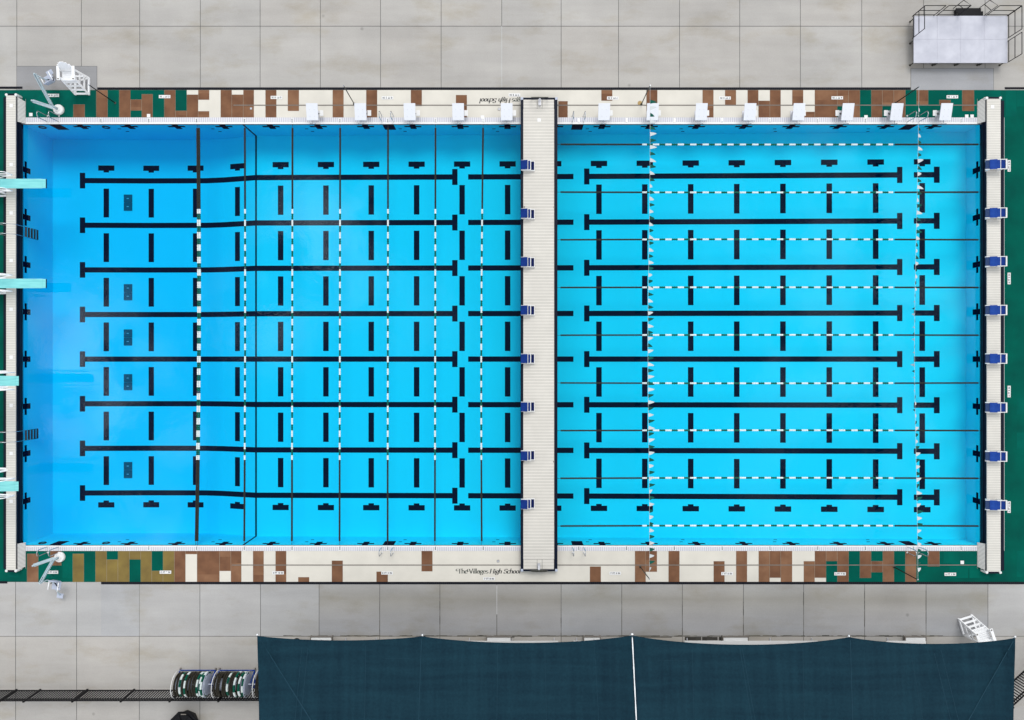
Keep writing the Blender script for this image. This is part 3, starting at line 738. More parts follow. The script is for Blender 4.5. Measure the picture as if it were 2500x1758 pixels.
# ================================================================ LANE ROPES
def float_mesh(name, length, r, m, pitch=.1, n=8):
    b = MB(); k = max(2, round(length/pitch)); pts = []; rs = []
    for i in range(k):
        a = i*length/k; d = length/k
        pts += [(a+.004, 0, 0), (a+d*.25, 0, 0), (a+d*.75, 0, 0), (a+d-.004, 0, 0)]; rs += [r*.72, r, r, r*.72]
    b.tube(pts, rs, n, 0); return b.mesh(name, m)
U = 1/S
fm_white = float_mesh("white_float", 15.9*U, .052, M["f_white"])
fm_white_s = float_mesh("white_float", 11.6*U, .052, M["f_white"])
fm_green = float_mesh("green_float", 14.4*U, .052, M["f_green"])
fm_purple = float_mesh("marker_float", 3.2*U, .05, M["f_purple"], .05)
def lane_rope(a, b, w0, w1, label, group, dark_r, wob=0.0):
    """a,b: rope ends (deck anchors); dark floats from a+pad, coloured part between distances w0..w1"""
    a = Vector(a); b = Vector(b); Lh = (b-a).length; ang = math.atan2(b.y-a.y, b.x-a.x)
    t = thing("lane_rope", label, "lane rope", a, ang, group)
    pad = 12*U if abs(math.cos(ang)) < .5 else 9*U
    def off(s): return wob*math.sin(math.pi*s/Lh)
    n = 24
    c = MB(); c.tube([(Lh*i/n, off(Lh*i/n), 0) for i in range(n+1)], .011, 5); c.build("cable", M["cable"], t, world=False)
    def run(s0, s1):
        k = max(2, round((s1-s0)/.055)); pts = []; rs = []
        for i in range(k):
            p = s0 + (s1-s0)*i/k; d = (s1-s0)/k
            pts += [(p, off(p), 0), (p+d*.2, off(p), 0), (p+d*.7, off(p), 0)]; rs += [dark_r*.7, dark_r, dark_r]
        m = MB(); m.tube(pts, rs, 6); m.build("dark_float", M["f_dark"], t, world=False)
    run(pad, w0); run(w1, Lh-pad)
    s = w0; i = 0; per = 30.3*U; sec = [("w", fm_white_s, 11.6*U)]
    pos = w0 + 11.6*U
    while pos < w1 - 13*U:
        sec.append(("g", fm_green, 14.4*U)); pos += 14.4*U
        if pos + 15.9*U < w1 + 8*U: sec.append(("w", fm_white, 15.9*U)); pos += 15.9*U
    pos = w0
    for k, (kind, me, ln) in enumerate(sec):
        sl = (off(pos+ln) - off(pos))/ln
        if k == len(sec)-1 and kind == "w": me = fm_white_s
        place(me, me.name.split(".")[0], t, (pos, off(pos), 0), (0, 0, math.atan(sl))); pos += ln
        if kind == "g" and k in (9, len(sec)-12): place(fm_purple, "marker_float", t, (pos-4.5*U, off(pos), .004), (0,0,0))
    return t
zw = -.045
left_ropes = [(485, 481.2, "one of the doubled pair of lane ropes, on the bulkhead side", .09), (480.4, 476.8, "one of the doubled pair of lane ropes, on the diving-board side", .09),
    (597, 595.5, None, .03), (713.5, 712, None, .0), (830, 828.5, None, .0), (947, 946, None, 0), (1063, 1061.5, None, 0), (1179.5, 1176, None, -.06)]
for k, (xa, xb, lb, wob) in enumerate(left_ropes):
    lb = lb or f"lane rope across the diving half, {ORD[7-k]} from the bulkhead"
    lane_rope((X0(xa), Y0(300), zw), (X0(xb), Y0(1334), zw), 210*U, 823*U, lb, "lane ropes across the diving half", .054, wob)
for k in range(9):
    py = 352 + 116.6*k
    lb = (f"lengthwise lane rope in the shallow half, {ORD[k]} from the white starting blocks" if k < 5 else f"lengthwise lane rope in the shallow half, {ORD[8-k]} from the shade canopy side")
    lane_rope((X0(1359.5), Y0(py), zw), (X0(2399), Y0(py), zw), 208.5*U, 826*U, lb, "lane ropes along the shallow half", .05, rnd.uniform(-.03,.03))

# ================================================================ FLAG POSTS AND LINES
ZP = 2.1
def post(base, top, label, m):
    a = P(*base, .012); c = P(*top, ZP)
    t = thing("flag_post", label, "post", a, 0, "posts for the backstroke flags")
    b = MB(); b.tube([a, c], .026, 8); b.build("pole", M[m], t, smooth=True)
    b = MB(); b.lathe([(.06,0),(.06,.012),(.035,.03)], a, 10); b.build("base_flange", M["dark_steel"], t)
    b = MB(); b.lathe([(.035,0),(.035,.05),(.02,.06)], (c.x, c.y, c.z-.02), 8); b.build("cap", M["steel"], t)
    return c
post((281,251.5), (218,208), "black bare flag post beside the tall lifeguard chair", "black_post")
post((864.5,253.5), (839,209.5), "bare grey flag post without flags behind white blocks", "dark_steel")
p1 = post((1566,254.5), (1587,209), "grey flag post with rust stain at its foot among white blocks", "dark_steel")
p2 = post((2186,251.5), (2243.5,212), "dark flag post holding the flag line nearest the stage", "black_post")
p3 = post((1563,1384), (1585,1413), "short looking grey flag post on a brown panel of canopy side", "dark_steel")
p4 = post((2183,1384.5), (2240.5,1415.5), "dark flag post on green and brown panels of canopy side", "black_post")
st = MB(); q = P(1562.5, 252, .008); st.lathe([(.13,0),(.12,.0015)], (q.x, q.y, .0065), 14); tag(st.build("rust_stain", M["rust"]), "orange rust stain at the foot of a flag post", "stain")
def pennant_mesh(m, tipx, tipz, bend):
    b = MB(); n = 4; hw = .10; vs = []; fs = []
    for i in range(n+1):
        f = i/n; wd = hw*(1-f)+.002; x = tipx*f + bend*math.sin(math.pi*f); z = -tipz*f
        vs += [(x, -wd, z), (x, wd, z)]
    for i in range(n): fs.append((2*i, 2*i+1, 2*i+3, 2*i+2))
    b.add(vs, fs); return b.mesh("pennant", m)
pen = {c: [pennant_mesh(M[c], tx, tz, bd) for tx, tz, bd in ((.25,.29,.05),(.21,.31,.04),(.28,.26,.05),(.14,.34,.04),(.31,.23,.03))] for c in ("p_white","p_green")}
def flag_line(a, c, label, wind):
    t = thing("flag_line", label, "flag line", a, 0, "backstroke flag lines")
    L = (c-a).length; n = 40
    def pt(f): p = a.lerp(c, f); return Vector((p.x + .03*math.sin(f*9), p.y, p.z - .28*math.sin(math.pi*f)))
    b = MB(); b.tube([pt(i/n) for i in range(n+1)], .006, 5); b.build("rope", M["p_white"], t)
    k = int(L/.322)
    for i in range(2, k-1):
        f = (i+.5)/k; p = pt(f) - t.location
        g = wind(f) + rnd.uniform(-.12,.12)
        v = min(4, max(0, int(rnd.gauss(1.6, 1.2))))
        cm = "p_white" if i % 2 else "p_green"
        o = place(pen[cm][v], "pennant", t, p, (rnd.uniform(-.15,.15), -g, rnd.uniform(-.25,.25)))
flag_line(p1, p3, "green and white backstroke flag line nearer the bulkhead", lambda f: .28+.2*math.sin(f*11+1))
flag_line(p2, p4, "green and white backstroke flag line nearer the shallow-end blocks", lambda f: .05+.42*math.sin(f*10-.6)*(1 if f > .25 else .9))

# ================================================================ GRAB RAILS, LADDERS, LIGHTS, DRAINS
def rail(front, rear, label):
    t = thing("grab_rail", label, "grab rail", (front+rear)/2, 0, "curved steel grab rails at the gutter")
    u = rear - front; zt = .86; pts = []
    for i in range(13):
        f = i/12
        if f < .35: p = front + u*(-.1*math.sin(f/.35*1.57)) + Vector((0,0,zt*.85*f/.35))
        elif f < .65:
            a = (f-.35)/.3*math.pi; p = front + u*(.45 - .55*math.cos(a)) + Vector((0,0,zt*.85 + .15*zt*math.sin(a)))
        else: p = rear + Vector((0,0,zt*.85*(1-f)/.35))
        pts.append(p)
    b = MB(); b.tube(pts, .021, 8); b.build("tube", M["steel"], t, smooth=True)
    for q in (front, rear):
        b = MB(); b.lathe([(.045,0),(.045,.012),(.03,.03)], (q.x, q.y, q.z), 10); b.build("escutcheon", M["plate"], t)
names = ["near the lifts", "on the diving half", "just past the bulkhead", "by the flag posts"]
for k, (xa, xb) in enumerate(((116,144),(932.7,960.4),(1397.5,1425),(2215,2243))):
    for px, wh in ((xa, "farther from"), (xb, "closer to")):
        who = {0:"shallow end",1:"bulkhead",2:"shallow end",3:"shallow end"}[k]
        rail(P(px,297,.012), P(px,283,.012), f"steel grab rail {names[k]}, starting-block side, {wh} {who}")
        rail(P(px,1335.5,.012), P(px,1349,.012), f"steel grab rail {names[k]}, canopy side, {wh} {who}")
def end_ladder(py, label):
    x = PL + .24; y = Y0(py); hw = .265
    t = thing("pool_ladder", label, "ladder", (x, y, 0), 0, "steel ladders at the diving end")
    for s in (-1, 1):
        yy = y + s*hw
        pts = [(X0(28), yy, .43), (X0(22), yy, .80), (X0(20), yy, .98), (X0(26), yy, 1.06), (X0(40), yy, 1.02), (x-.05, yy, .75), (x, yy, .3), (x, yy, -.2), (x, yy, -.98)]
        b = MB(); b.tube(pts, .018, 8); b.build("rail", M["steel"], t, smooth=True)
    for z in (-.02, -.25, -.48, -.71, -.93):
        b = MB(); b.box(x-.03, x+.06, y-hw, y+hw, z-.02, z+.01); b.build("step", M["dark_steel"], t)
end_ladder(566, "steel ladder over the parapet between the two diving boards nearest the starting blocks")
end_ladder(1063, "steel ladder over the parapet between the two high diving boards")
for px, wall, lb in ((100, 0, "underwater wall light beneath deep-end grab rails, starting-block side"), (257, 0, "underwater wall light by the first wall crosses, starting-block side"),
                     (100, 1, "underwater wall light beneath deep-end grab rails, canopy side"), (257, 1, "underwater wall light by the first wall crosses, canopy side")):
    y = (PT-.006) if wall == 0 else (PB+.006); x = X0(px-10); s = -1 if wall == 0 else 1
    t = thing("pool_light", lb, "pool light", (x, y, -.45), 0, "underwater lights in the side walls")
    b = MB(); b.tube([(x+.17*math.cos(2*math.pi*i/16), y+s*.02, -.45+.17*math.sin(2*math.pi*i/16)) for i in range(16)], .03, 6, closed=True); b.build("rim", M["navy"], t)
    b = MB(); b.add([(x+.15*math.cos(2*math.pi*i/16), y, -.45+.15*math.sin(2*math.pi*i/16)) for i in range(16)], [tuple(range(16))]); b.build("lens", M["liner"], t)
for k, py in enumerate((495, 713.5, 824, 933, 1147.5)):
    x = (313-CX)/S*(H+2.68)/H; y = -(py-CY)/S*(H+2.68)/H; z = fz(x)
    lbs = ["nearest the starting-block side", "second from the starting-block side", "in the middle of the five", "second from the canopy side", "nearest the canopy side"]
    t = thing("floor_drain", f"green grated drain on the deep floor, {lbs[k]}", "drain", (x,y,z), 0, "main drains on the deep floor")
    for s in (-1, 1):
        b = MB(); b.box(-.235, .235, s*.235-.225, s*.235+.225, .004, .04); g = b.build("grate", M["drain_green"], t, world=False)
        b = MB(); b.box(-.06, .06, s*.235-.02, s*.235+.02, .042, .05); b.build("lock_plate", M["plate"], g, world=False)

# ================================================================ DIVING BOARDS
def diving_board(py, tip, z, label, high):
    e = P(tip, py, z); y = e.y; xe = e.x; L = 4.88
    t = thing("diving_board", label, "diving board", (xe-L+1.2, y, 0), 0, "aqua diving boards over the deep end")
    b = MB(); b.box(xe-L, xe-.18, y-.25, y+.25, z-.05, z); b.box(xe-.18, xe, y-.235, y+.235, z-.045, z-.004); b.build("board", M["board"], t, bevel=.008)
    b = MB(); b.box(xe, xe+.022, y-.245, y+.235, z-.06, z-.01); b.build("tip_edge", M["navy"], t)
    xs = xe - 2.9; 
    b = MB()
    for s in (-1, 1):
        b.bar((xs-1.6, y+s*.42, 0), (xs-.2, y+s*.28, z-.2), .09, .09); b.bar((xs+.55, y+s*.42, 0), (xs-.1, y+s*.28, z-.2), .09, .09)
        b.bar((xs-1.7, y+s*.28, z-.14), (xs+.25, y+s*.28, z-.14), .10, .10)
        b.bar((xs-1.6, y+s*.42, .03), (xs+.55, y+s*.42, .03), .10, .06)
    b.build("stand", M["white_paint"], t)
    b = MB(); b.tube([(xs, y-.3, z-.1), (xs, y+.3, z-.1)], .06, 10); b.build("fulcrum", M["alu"], t)
    hr = .75 if not high else .95
    reach = P(9 if not high else 6, py, z+hr).x
    for s in (-1, 1):
        yy = y + s*.42
        b = MB(); b.tube([(xs-1.6, yy, z-.1), (xs-1.6, yy, z+hr), (reach-.1, yy, z+hr), (reach, yy, z+hr-.08), (reach, yy, z+.15), (reach-.12, yy, z+.07), (xs-1.5, yy, z+.07)], .022, 8)
        b.tube([(xs-1.5, yy, z+hr*.5), (reach-.02, yy, z+hr*.5)], .018, 8)
        b.tube([(reach-.02, yy, z+.1), (xs+.1, y+s*.28, z-.12)], .02, 8)
        b.build("handrail", M["white_paint"], t, smooth=True)
    if high:
        b = MB()
        for s in (-1, 1): b.bar((xs-2.5, y+s*.3, 0), (xs-1.7, y+s*.3, z), .06, .09)
        for i in range(9): b.bar((xs-2.45+.085*i, y-.3, .3+.32*i), (xs-2.45+.085*i, y+.3, .3+.32*i), .1, .03)
        b.build("ladder", M["white_paint"], t)
diving_board(448, 111.5, 1.0, "low aqua diving board nearest the starting-block side", 0)
diving_board(692, 111.5, 1.0, "low aqua diving board between the ladder and a high board", 0)
diving_board(930, 45.5, 3.0, "high aqua diving board second from the canopy side", 1)
diving_board(1187.5, 45, 3.0, "high aqua diving board nearest the canopy side", 1)

# ================================================================ LIFTS
def pool_lift(base, boom_end, seat, foot, aux, label):
    g = P(*base, .008); t = thing("pool_lift", label, "pool lift", g, 0, "accessible pool lifts")
    be = Vector((*P(*boom_end).xy, 1.58)); se = Vector((*P(*seat).xy, .80)); fo = Vector((*P(*foot).xy, .32)); au = Vector((*P(*aux).xy, 1.15))
    b = MB(); b.lathe([(.27,0),(.27,.10),(.245,.145),(.13,.16),(.13,.20),(.11,.205)], g, 28); b.build("base_cover", M["plate"], t, smooth=False)
    b = MB(); b.tube([(g.x,g.y,.2),(g.x,g.y,.62)], .065, 12); b.build("mast", M["lift"], t, smooth=True)
    top = Vector((g.x, g.y, .6)); d = (be-top).normalized(); r = Vector((d.y,-d.x,0)).normalized()
    b = MB()
    for s in (-1,1): b.bar(top + r*s*.05, be + r*s*.045, .035, .10)
    b.bar(top + d*.1, top + d*1.0, .05, .05)
    b.lathe([(.04,-.02),(.04,.06)], (be.x, be.y, be.z), 8)
    b.build("boom", M["lift"], t)
    b = MB(); b.bar(top - d*.1, au, .16, .10); b.tube([top, au + Vector((0,0,.1))], .03, 8); b.lathe([(.05,0),(.05,.09)], au, 8); b.build("actuator", M["lift"], t)
    b = MB(); b.tube([be, (be.x, be.y, 1.05), (se.x*.4+be.x*.6, se.y*.4+be.y*.6, .9), (se.x, se.y, .74)], .03, 8); b.build("seat_hanger", M["lift"], t, smooth=True)
    f = (fo - se); f.z = 0; f.normalize(); rr = Vector((f.y, -f.x, 0))
    b = MB(); b.bar(se - f*.22, se + f*.24, .46, .05); b.bar(se - f*.24 + Vector((0,0,.02)), se - f*.34 + Vector((0,0,.45)), .42, .05, up=tuple(f)); sb = b.build("seat", M["lift_seat"], t, bevel=.015)
    b = MB(); b.bar(se + f*.1 - rr*.15 + Vector((0,0,.045)), se - f*.2 + rr*.18 + Vector((0,0,.05)), .045, .012); b.bar(se - f*.2 + rr*.18 + Vector((0,0,.05)), se - f*.05 + rr*.26 + Vector((0,0,.12)), .04, .012); b.build("belt", M["black_plastic"], sb) if False else b.build("belt", M["black_plastic"], t)
    for s in (-1, 1):
        p = se + rr*s*.25
        b = MB(); b.tube([p - f*.28 + Vector((0,0,.3)), p + f*.2 + Vector((0,0,.28))], .025, 8); b.build("armrest", M["white_paint"], t, smooth=True)
    b = MB(); b.bar(se + f*.22, fo, .05, .04); b.build("leg_bar", M["lift"], t)
    b = MB(); b.bar(fo - f*.12, fo + f*.14, .34, .03); b.build("footrest", M["lift_seat"], t, bevel=.01)
pool_lift((145,268.5), (134,210), (145,209), (131,184), (116,266), "pale pool lift with round base beside the tall lifeguard chair")
pool_lift((147.5,1359.5), (146.6,1401), (162,1417), (156,1449), (118,1365), "pale pool lift with black seat belt on the canopy side")

# ================================================================ LIFEGUARD CHAIRS
def guard_chair(label):
    t = thing("lifeguard_chair", label, "lifeguard chair", (0,0,0), 0, "white lifeguard chairs")
    W = .36
    for s in (-1, 1):
        x = s*W
        b = MB(); b.bar((x,-.47,.05), (x,.47,.05), .07, .10); b.build("skid", M["white_paint"], t, world=False)
        b = MB(); b.bar((x,-.44,.05), (x,-.06,1.30), .05, .10, up=(0,1,0)); b.build("leg", M["white_paint"], t, world=False)
        b = MB(); b.bar((x,.44,.05), (x,.36,1.32), .05, .10, up=(0,1,0)); b.build("leg", M["white_paint"], t, world=False)
        b = MB(); b.bar((x,-.32,.45), (x,.40,.45), .04, .09); b.bar((x,-.18,.85), (x,.37,.85), .04, .09); b.bar((x,.42,.12), (x,-.1,1.0), .04, .07); b.build("side_brace", M["white_paint"], t, world=False)
        b = MB(); b.bar((x+s*.03,-.22,1.42), (x+s*.03,.50,1.46), .15, .035); b.build("armrest", M["white_paint"], t, world=False, bevel=.01)
        b = MB(); b.lathe([(.045,0),(.045,.006)], (x+s*.03, -.15, 1.441), 10); b.build("cup_holder", M["slot"], t, world=False)
    for z in (.12, .42, .72, 1.0):
        f = (z-.05)/1.25; y = -.44 + .38*f
        b = MB(); b.box(-W-.03, W+.03, y-.06, y+.04, z-.02, z+.02); b.build("step", M["white_paint"], t, world=False)
    b = MB()
    for i in range(5): b.box(-W+.03, W-.03, -.12+.105*i, -.12+.105*i+.09, 1.18, 1.21)
    b.box(-W+.03, W-.03, -.15, -.122, 1.08, 1.2); b.build("seat", M["white_paint"], t, world=False)
    b = MB(); n = 6
    for i in range(n):
        x0 = -W+.02 + (2*W-.04)/n*i; x1 = x0 + (2*W-.04)/n - .012; xm = (x0+x1)/2; zt = 1.80 - .28*(xm/W)**2
        f = (zt-1.24)/.5
        b.add([(x0,.36,1.24),(x1,.36,1.24),(x1,.36+.17*f,zt),(x0,.36+.17*f,zt),(x0,.39,1.24),(x1,.39,1.24),(x1,.39+.17*f,zt),(x0,.39+.17*f,zt)],
            [(0,1,2,3),(7,6,5,4),(0,4,5,1),(1,5,6,2),(2,6,7,3),(3,7,4,0)])
    b.build("backrest", M["white_paint"], t, world=False)
    b = MB(); b.box(-.41, .41, .42, .50, 1.40, 1.445); b.box(-W, W, .40, .46, .25, .34); b.build("rear_rail", M["white_paint"], t, world=False)
    return t
gc = guard_chair("white wooden lifeguard chair beside pool lift on grey pad")
gc.location = P(202, 211.5, .006)
dup(gc, P(2361, 1525, 0), "white wooden lifeguard chair partly hidden under the shade canopy corner", R(197))

# ================================================================ STAGE
def stage():
    z = .50
    a, c = P(2231, 38.5, z), P(2460, 153.5, z)
    t = thing("portable_stage", "pale portable stage platform with black railings and steps", "stage", P(2345, 96), 0)
    nx, ny = 4, 2
    for i in range(nx):
        for j in range(ny):
            x0 = a.x + (c.x-a.x)*i/nx; x1 = a.x + (c.x-a.x)*(i+1)/nx; y0 = c.y + (a.y-c.y)*j/ny; y1 = c.y + (a.y-c.y)*(j+1)/ny
            b = MB(); b.box(x0+.003, x1-.003, y0+.003, y1-.003, z-.05, z - .0015*((i+j) % 2)); b.build("deck_panel", M["stage"], t)
    b = MB(); b.box(a.x+.02, c.x-.02, c.y+.02, a.y-.02, z-.12, z-.052)
    b.build("underframe", M["black_metal"], t)
    for i in range(nx+1):
        for j in range(ny+1):
            x = a.x+.08 + (c.x-a.x-.16)*i/nx; y = c.y+.08 + (a.y-c.y-.16)*j/ny
            b = MB(); b.tube([(x,y,.0),(x,y,z-.06)], .028, 6); b.lathe([(.055,0),(.05,.03)], (x,y,0), 8)
            if 0 < i < nx: b.tube([(x+.1,y,.0),(x+.1,y,z-.06)], .028, 6)
            b.build("leg", M["dark_steel"], t)
    r = .019
    def frame(p, q, name="railing"):
        b = MB(); p = Vector(p); q = Vector(q); d = (q-p)
        for h in (.04, .5, 1.0): b.tube([p+Vector((0,0,h)), q+Vector((0,0,h))], r, 6)
        for f in (.01, .99): b.tube([p+d*f+Vector((0,0,-.1)), p+d*f+Vector((0,0,1.0))], r, 6)
        b.build(name, M["black_metal"], t)
    yb, xl, xr, yf = a.y+.03, a.x-.02, c.x+.03, c.y
    w1 = (c.x-a.x)/4
    frame((xl,yb,z),(xl+1.12,yb,z)); frame((xl+1.25,yb,z),(xl+2.38,yb,z)); frame((c.x-1.12,yb,z),(xr,yb,z))
    frame((xl,yb-.01,z),(xl,yb-1.20,z)); frame((xr,yb-.01,z),(xr,yb-1.22,z)); frame((xr,yb-1.36,z),(xr,yf+.03,z))
    # steps at the back
    x0, x1 = a.x+2.45, c.x-1.2
    for i in range(2):
        b = MB(); b.box(x0, x1, yb+.02+.26*i, yb+.28+.26*i, z-.18-.17*i, z-.15-.17*i); b.build("step", M["black_metal"], t)
    b = MB(); b.box(x0, x1, yb+.02, yb+.04, .0, z-.19); b.box(x0, x0+.04, yb+.04, yb+.5, .0, .16); b.box(x1-.04, x1, yb+.04, yb+.5, .0, .16); b.build("step_frame", M["black_metal"], t)
    for x in (x0-.02, x1+.02):
        b = MB(); b.tube([(x,yb+.03,.2),(x,yb+.03,z+.95),(x,yb+.62,.85),(x,yb+.62,.0)], r, 6); b.tube([(x,yb+.03,z+.45),(x,yb+.62,.42)], r, 6); b.build("stair_rail", M["black_metal"], t)
stage()

# ================================================================ SHADE CANOPIES
def canopy(pts_top, z_edge, label, seams, tube_at=None):
    """pts_top: post positions (photo pixels) along the pool-side edge, left to right"""
    xs = [p[0] for p in pts_top]; t = thing("shade_canopy", label, "canopy", P(sum(xs)/len(xs), 1640), 0, "navy shade canopies")
    pybot = 2120; dips = {628:11, 1031:17.5, 1544:21, 2073:16}
    def edge(px):
        for (xa, ya), (xb, yb) in zip(pts_top, pts_top[1:]):
            if px <= xb + 1e-6:
                f = (px-xa)/(xb-xa); k = max(0.0, 4*f*(1-f)); return ya + (yb-ya)*f + dips[int(xa)]*k**.85, k
        return pts_top[-1][1], 0
    n = 160; m = 36; b = MB(); vs = []; fs = []
    def zz(px, g, k):
        v = 4*g*(1-g)
        z = z_edge - .28*k*(1-v) + 0.42*v - .35*v*k*.6
        # ridges run back from every post
        for xc in (xs[0], xs[-1]):                 # tension folds fan out from the end corners
            dx, dy = (px-xc), g*560+1; dd = math.hypot(dx, dy); z += .075*math.sin(math.atan2(dy, abs(dx))*13)*math.exp(-dd/230)*min(1, dd/40)
        return z + .05*math.sin(px*.021)*v + .02*math.sin(px*.11 + g*5)*v
    x0, x1 = xs[0], xs[-1]
    for j in range(m+1):
        g = (j/m)
        for i in range(n+1):
            px = x0 + (x1-x0)*i/n; ye, k = edge(px)
            side = 5*math.sin(math.pi*g)*(1 if i == 0 and not tube_at else (-1 if i == n and tube_at else 0))
            py = ye + (pybot - ye)*g
            if (i == n and not tube_at) or (i == 0 and tube_at): side = .0482*(py-1551)      # the two cloths meet along a slanting line
            vs.append(P(px+side, py, zz(px, g, k)))
    for j in range(m):
        for i in range(n):
            a = j*(n+1)+i; fs.append((a, a+n+1, a+n+2, a+1))
    b.add(vs, fs); fab = b.build("fabric", M["canopy"], t, smooth=True)
    md = fab.modifiers.new("thick", 'SOLIDIFY'); md.thickness = .01; md.offset = -1
    def on(px, py):
        ye, k = edge(px); g = max(0, (py-ye)/(pybot-ye)); return P(px, py, zz(px, g, k) + .008)
    for (xa, ya), (xb, yb), wd in seams:
        bb = MB(); k = 10; pts = [on(xa+(xb-xa)*i/k, ya+(yb-ya)*i/k) for i in range(k+1)]
        for p, q in zip(pts, pts[1:]):
            d = (q-p).normalized(); r = Vector((d.y,-d.x,0))*wd
            bb.quad(p-r, q-r, q+r, p+r)
        bb.build("seam", M["seam"], t)
    for px, py in pts_top:
        q = P(px, py-1.5, z_edge); q2 = P(px, pybot, z_edge)
        for s in (Vector((q.x, q.y-4.2, 0)), Vector((q2.x, q2.y+1.0, 0))):      # posts stand back under the cloth and carry cantilever arms
            bb = MB(); bb.tube([(s.x, s.y, 0), (s.x, s.y, z_edge-.75)], .09, 10); bb.lathe([(.16,0),(.16,.02),(.11,.05)], (s.x, s.y, 0), 10); bb.build("post", M["white_paint"], t)
        bb = MB(); bb.tube([(q.x, q.y-4.2, z_edge-.8), (q.x, q.y-.12, z_edge-.16), (q.x, q.y+.02, z_edge+.02)], [.05,.045,.022], 8); bb.lathe([(.035,-.03),(.035,.02),(.02,.03)], (q.x, q.y+.02, z_edge), 10); bb.build("arm", M["white_paint"], t)
    if tube_at:
        (xa, ya), (xb, yb) = tube_at; k = 8
        bb = MB(); bb.tube([on(xa+(xb-xa)*i/k, ya+(yb-ya)*i/k) + Vector((0,0,.02)) for i in range(k+1)], [.022+.008*(i % 2) for i in range(k+1)], 8); bb.build("edge_tube", M["white_paint"], t)
    return t
ZC = 3.3
canopy([(628,1552),(1031,1553),(1542.8,1551)], ZC, "navy shade canopy beside the lane rope reels",
    [((737,1581),(720,1760),.012), ((751.6,1582),(734,1760),.012), ((893,1576),(890,1760),.010), ((1029,1560),(1022,1760),.016), ((1215,1574),(1213,1760),.010), ((634,1560),(760,1760),.03), ((1330,1573),(1334,1760),.008), ((940,1608),(1000,1608),.008), ((1450,1560),(1462,1760),.008)])
canopy([(1544.5,1551),(2073,1555),(2479,1557)], ZC, "navy shade canopy over the second lifeguard chair",
    [((1806,1582),(1836,1760),.012), ((1812,1583),(1844,1760),.012), ((2076,1562),(2082,1760),.016), ((2281,1595),(2321,1758),.012), ((2297,1586),(2340,1758),.012), ((2225,1600),(2253,1758),.008), ((2474,1565),(2365,1758),.025), ((1606,1612),(1680,1613),.008), ((1690,1578),(1694,1760),.008), ((1960,1576),(1964,1760),.008)],
    ((1543.5,1556),(1553.5,1760)))

# ================================================================ BLEACHERS UNDER THE CANOPY
def bleacher(x0, x1, step, label):
    ya = P(0,1566,.35).y
    t = thing("bleacher", label, "bleacher", ((X0(x0)+X0(x1))/2, ya, 0), 0, "aluminium bleachers under the canopy")
    xa, xb = P(x0,0,.35).x, P(x1,0,.35).x
    for i in range(4):
        y = ya - .62*i; z = .30 + .2*i
        b = MB(); b.box(xa, xb, y-.26, y, z-.03, z + (.0 if i else .005)); b.build("foot_plank" if i == 0 else "seat_plank", M["white"], t)
        if i: b = MB(); b.box(xa, xb, y+.05, y+.32, z-.25, z-.22); b.build("foot_plank", M["alu"], t)
    n = max(2, int((xb-xa)/1.8)+1)
    for i in range(n):
        x = xa + .2 + (xb-xa-.4)*i/(n-1)
        b = MB(); b.bar((x, ya+.05, .03), (x, ya-2.3, .03), .05, .05); b.bar((x, ya-.1, .2), (x, ya-2.2, .86), .05, .05)
        for j in range(4): b.bar((x, ya-.13-.62*j, .03), (x, ya-.13-.62*j, .27+.2*j), .05, .05)
        b.build("frame", M["alu"], t)
    if step:
        s0, s1 = P(step[0],0,.2).x, P(step[1],0,.2).x; yt = P(0,1554,.2).y
        b = MB(); b.box(s0, s1, yt-.40, yt-.07, .17, .2); b.build("aisle_step", M["white"], t)
        b = MB()
        for s in (s0, s1-.05): b.box(s, s+.05, yt-.62, yt, .0, .215)
        b.box(s0+.05, s1-.05, yt-.05, yt, .10, .205); b.build("step_frame", M["slot"], t)
bleacher(757, 925, (757,811), "aluminium bleacher next to a black bin under the canopy")
bleacher(1136, 1363, (1187,1249), "aluminium bleacher under the canopy, opposite the bulkhead")
bleacher(1400, 1467, (1424,1467), "short aluminium bleacher beside the gap between canopies")
bleacher(1672, 1997, (1764,1828), "longest aluminium bleacher, under the canopy beyond the gap")
bleacher(2166, 2262, (2209,2262), "short aluminium bleacher under the canopy near the lifeguard chair")

# ================================================================ BINS
def round_bin(c, r, h, label, n=24):
    t = thing("bin", label, "bin", (c.x, c.y, 0))
    b = MB(); b.lathe([(r*.82,0),(r*.97,h*.9),(r,h*.92),(r,h)], (c.x,c.y,0), n); b.build("barrel", M["black_plastic"], t)
    b = MB(); b.lathe([(r*1.03,h),(r*1.03,h+.04),(r*.8,h+.10),(r*.35,h+.12),(r*.3,h+.05)], (c.x,c.y,.002), n); b.build("lid", M["black_plastic"], t)
round_bin(P(724.5,1569,0), .30, .85, "round black bin half hidden by the canopy edge")
def tub():
    c = P(447, 1773, .5); t = thing("tub", "large black eight-sided tub cut by the photo's lower edge", "tub", (c.x, c.y, 0)); r = .78
    b = MB(); b.lathe([(r*.8,0),(r*.92,.37)], (c.x,c.y,0), 8); b.build("body", M["black_plastic"], t)
    b = MB()
    a0 = math.pi/8
    pl = [(c.x + r*math.cos(a0+i*math.pi/4), c.y + r*math.sin(a0+i*math.pi/4)) for i in range(8)]; pi = [(c.x + .8*(x-c.x), c.y + .8*(y-c.y)) for x, y in pl]
    b.prism(pl, .38, .45); b.prism(pi, .45, .50)
    for i in range(8): b.bar((pi[i][0], pi[i][1], .505), (c.x + (pi[i][0]-c.x)*.35, c.y + (pi[i][1]-c.y)*.35, .53), .06, .03)
    b.build("lid", M["black_plastic"], t, bevel=.01)
    b = MB(); b.box(c.x-.12, c.x+.16, c.y+.60, c.y+.655, .501, .506); b.build("handle_plate", M["slot"], t)
tub()

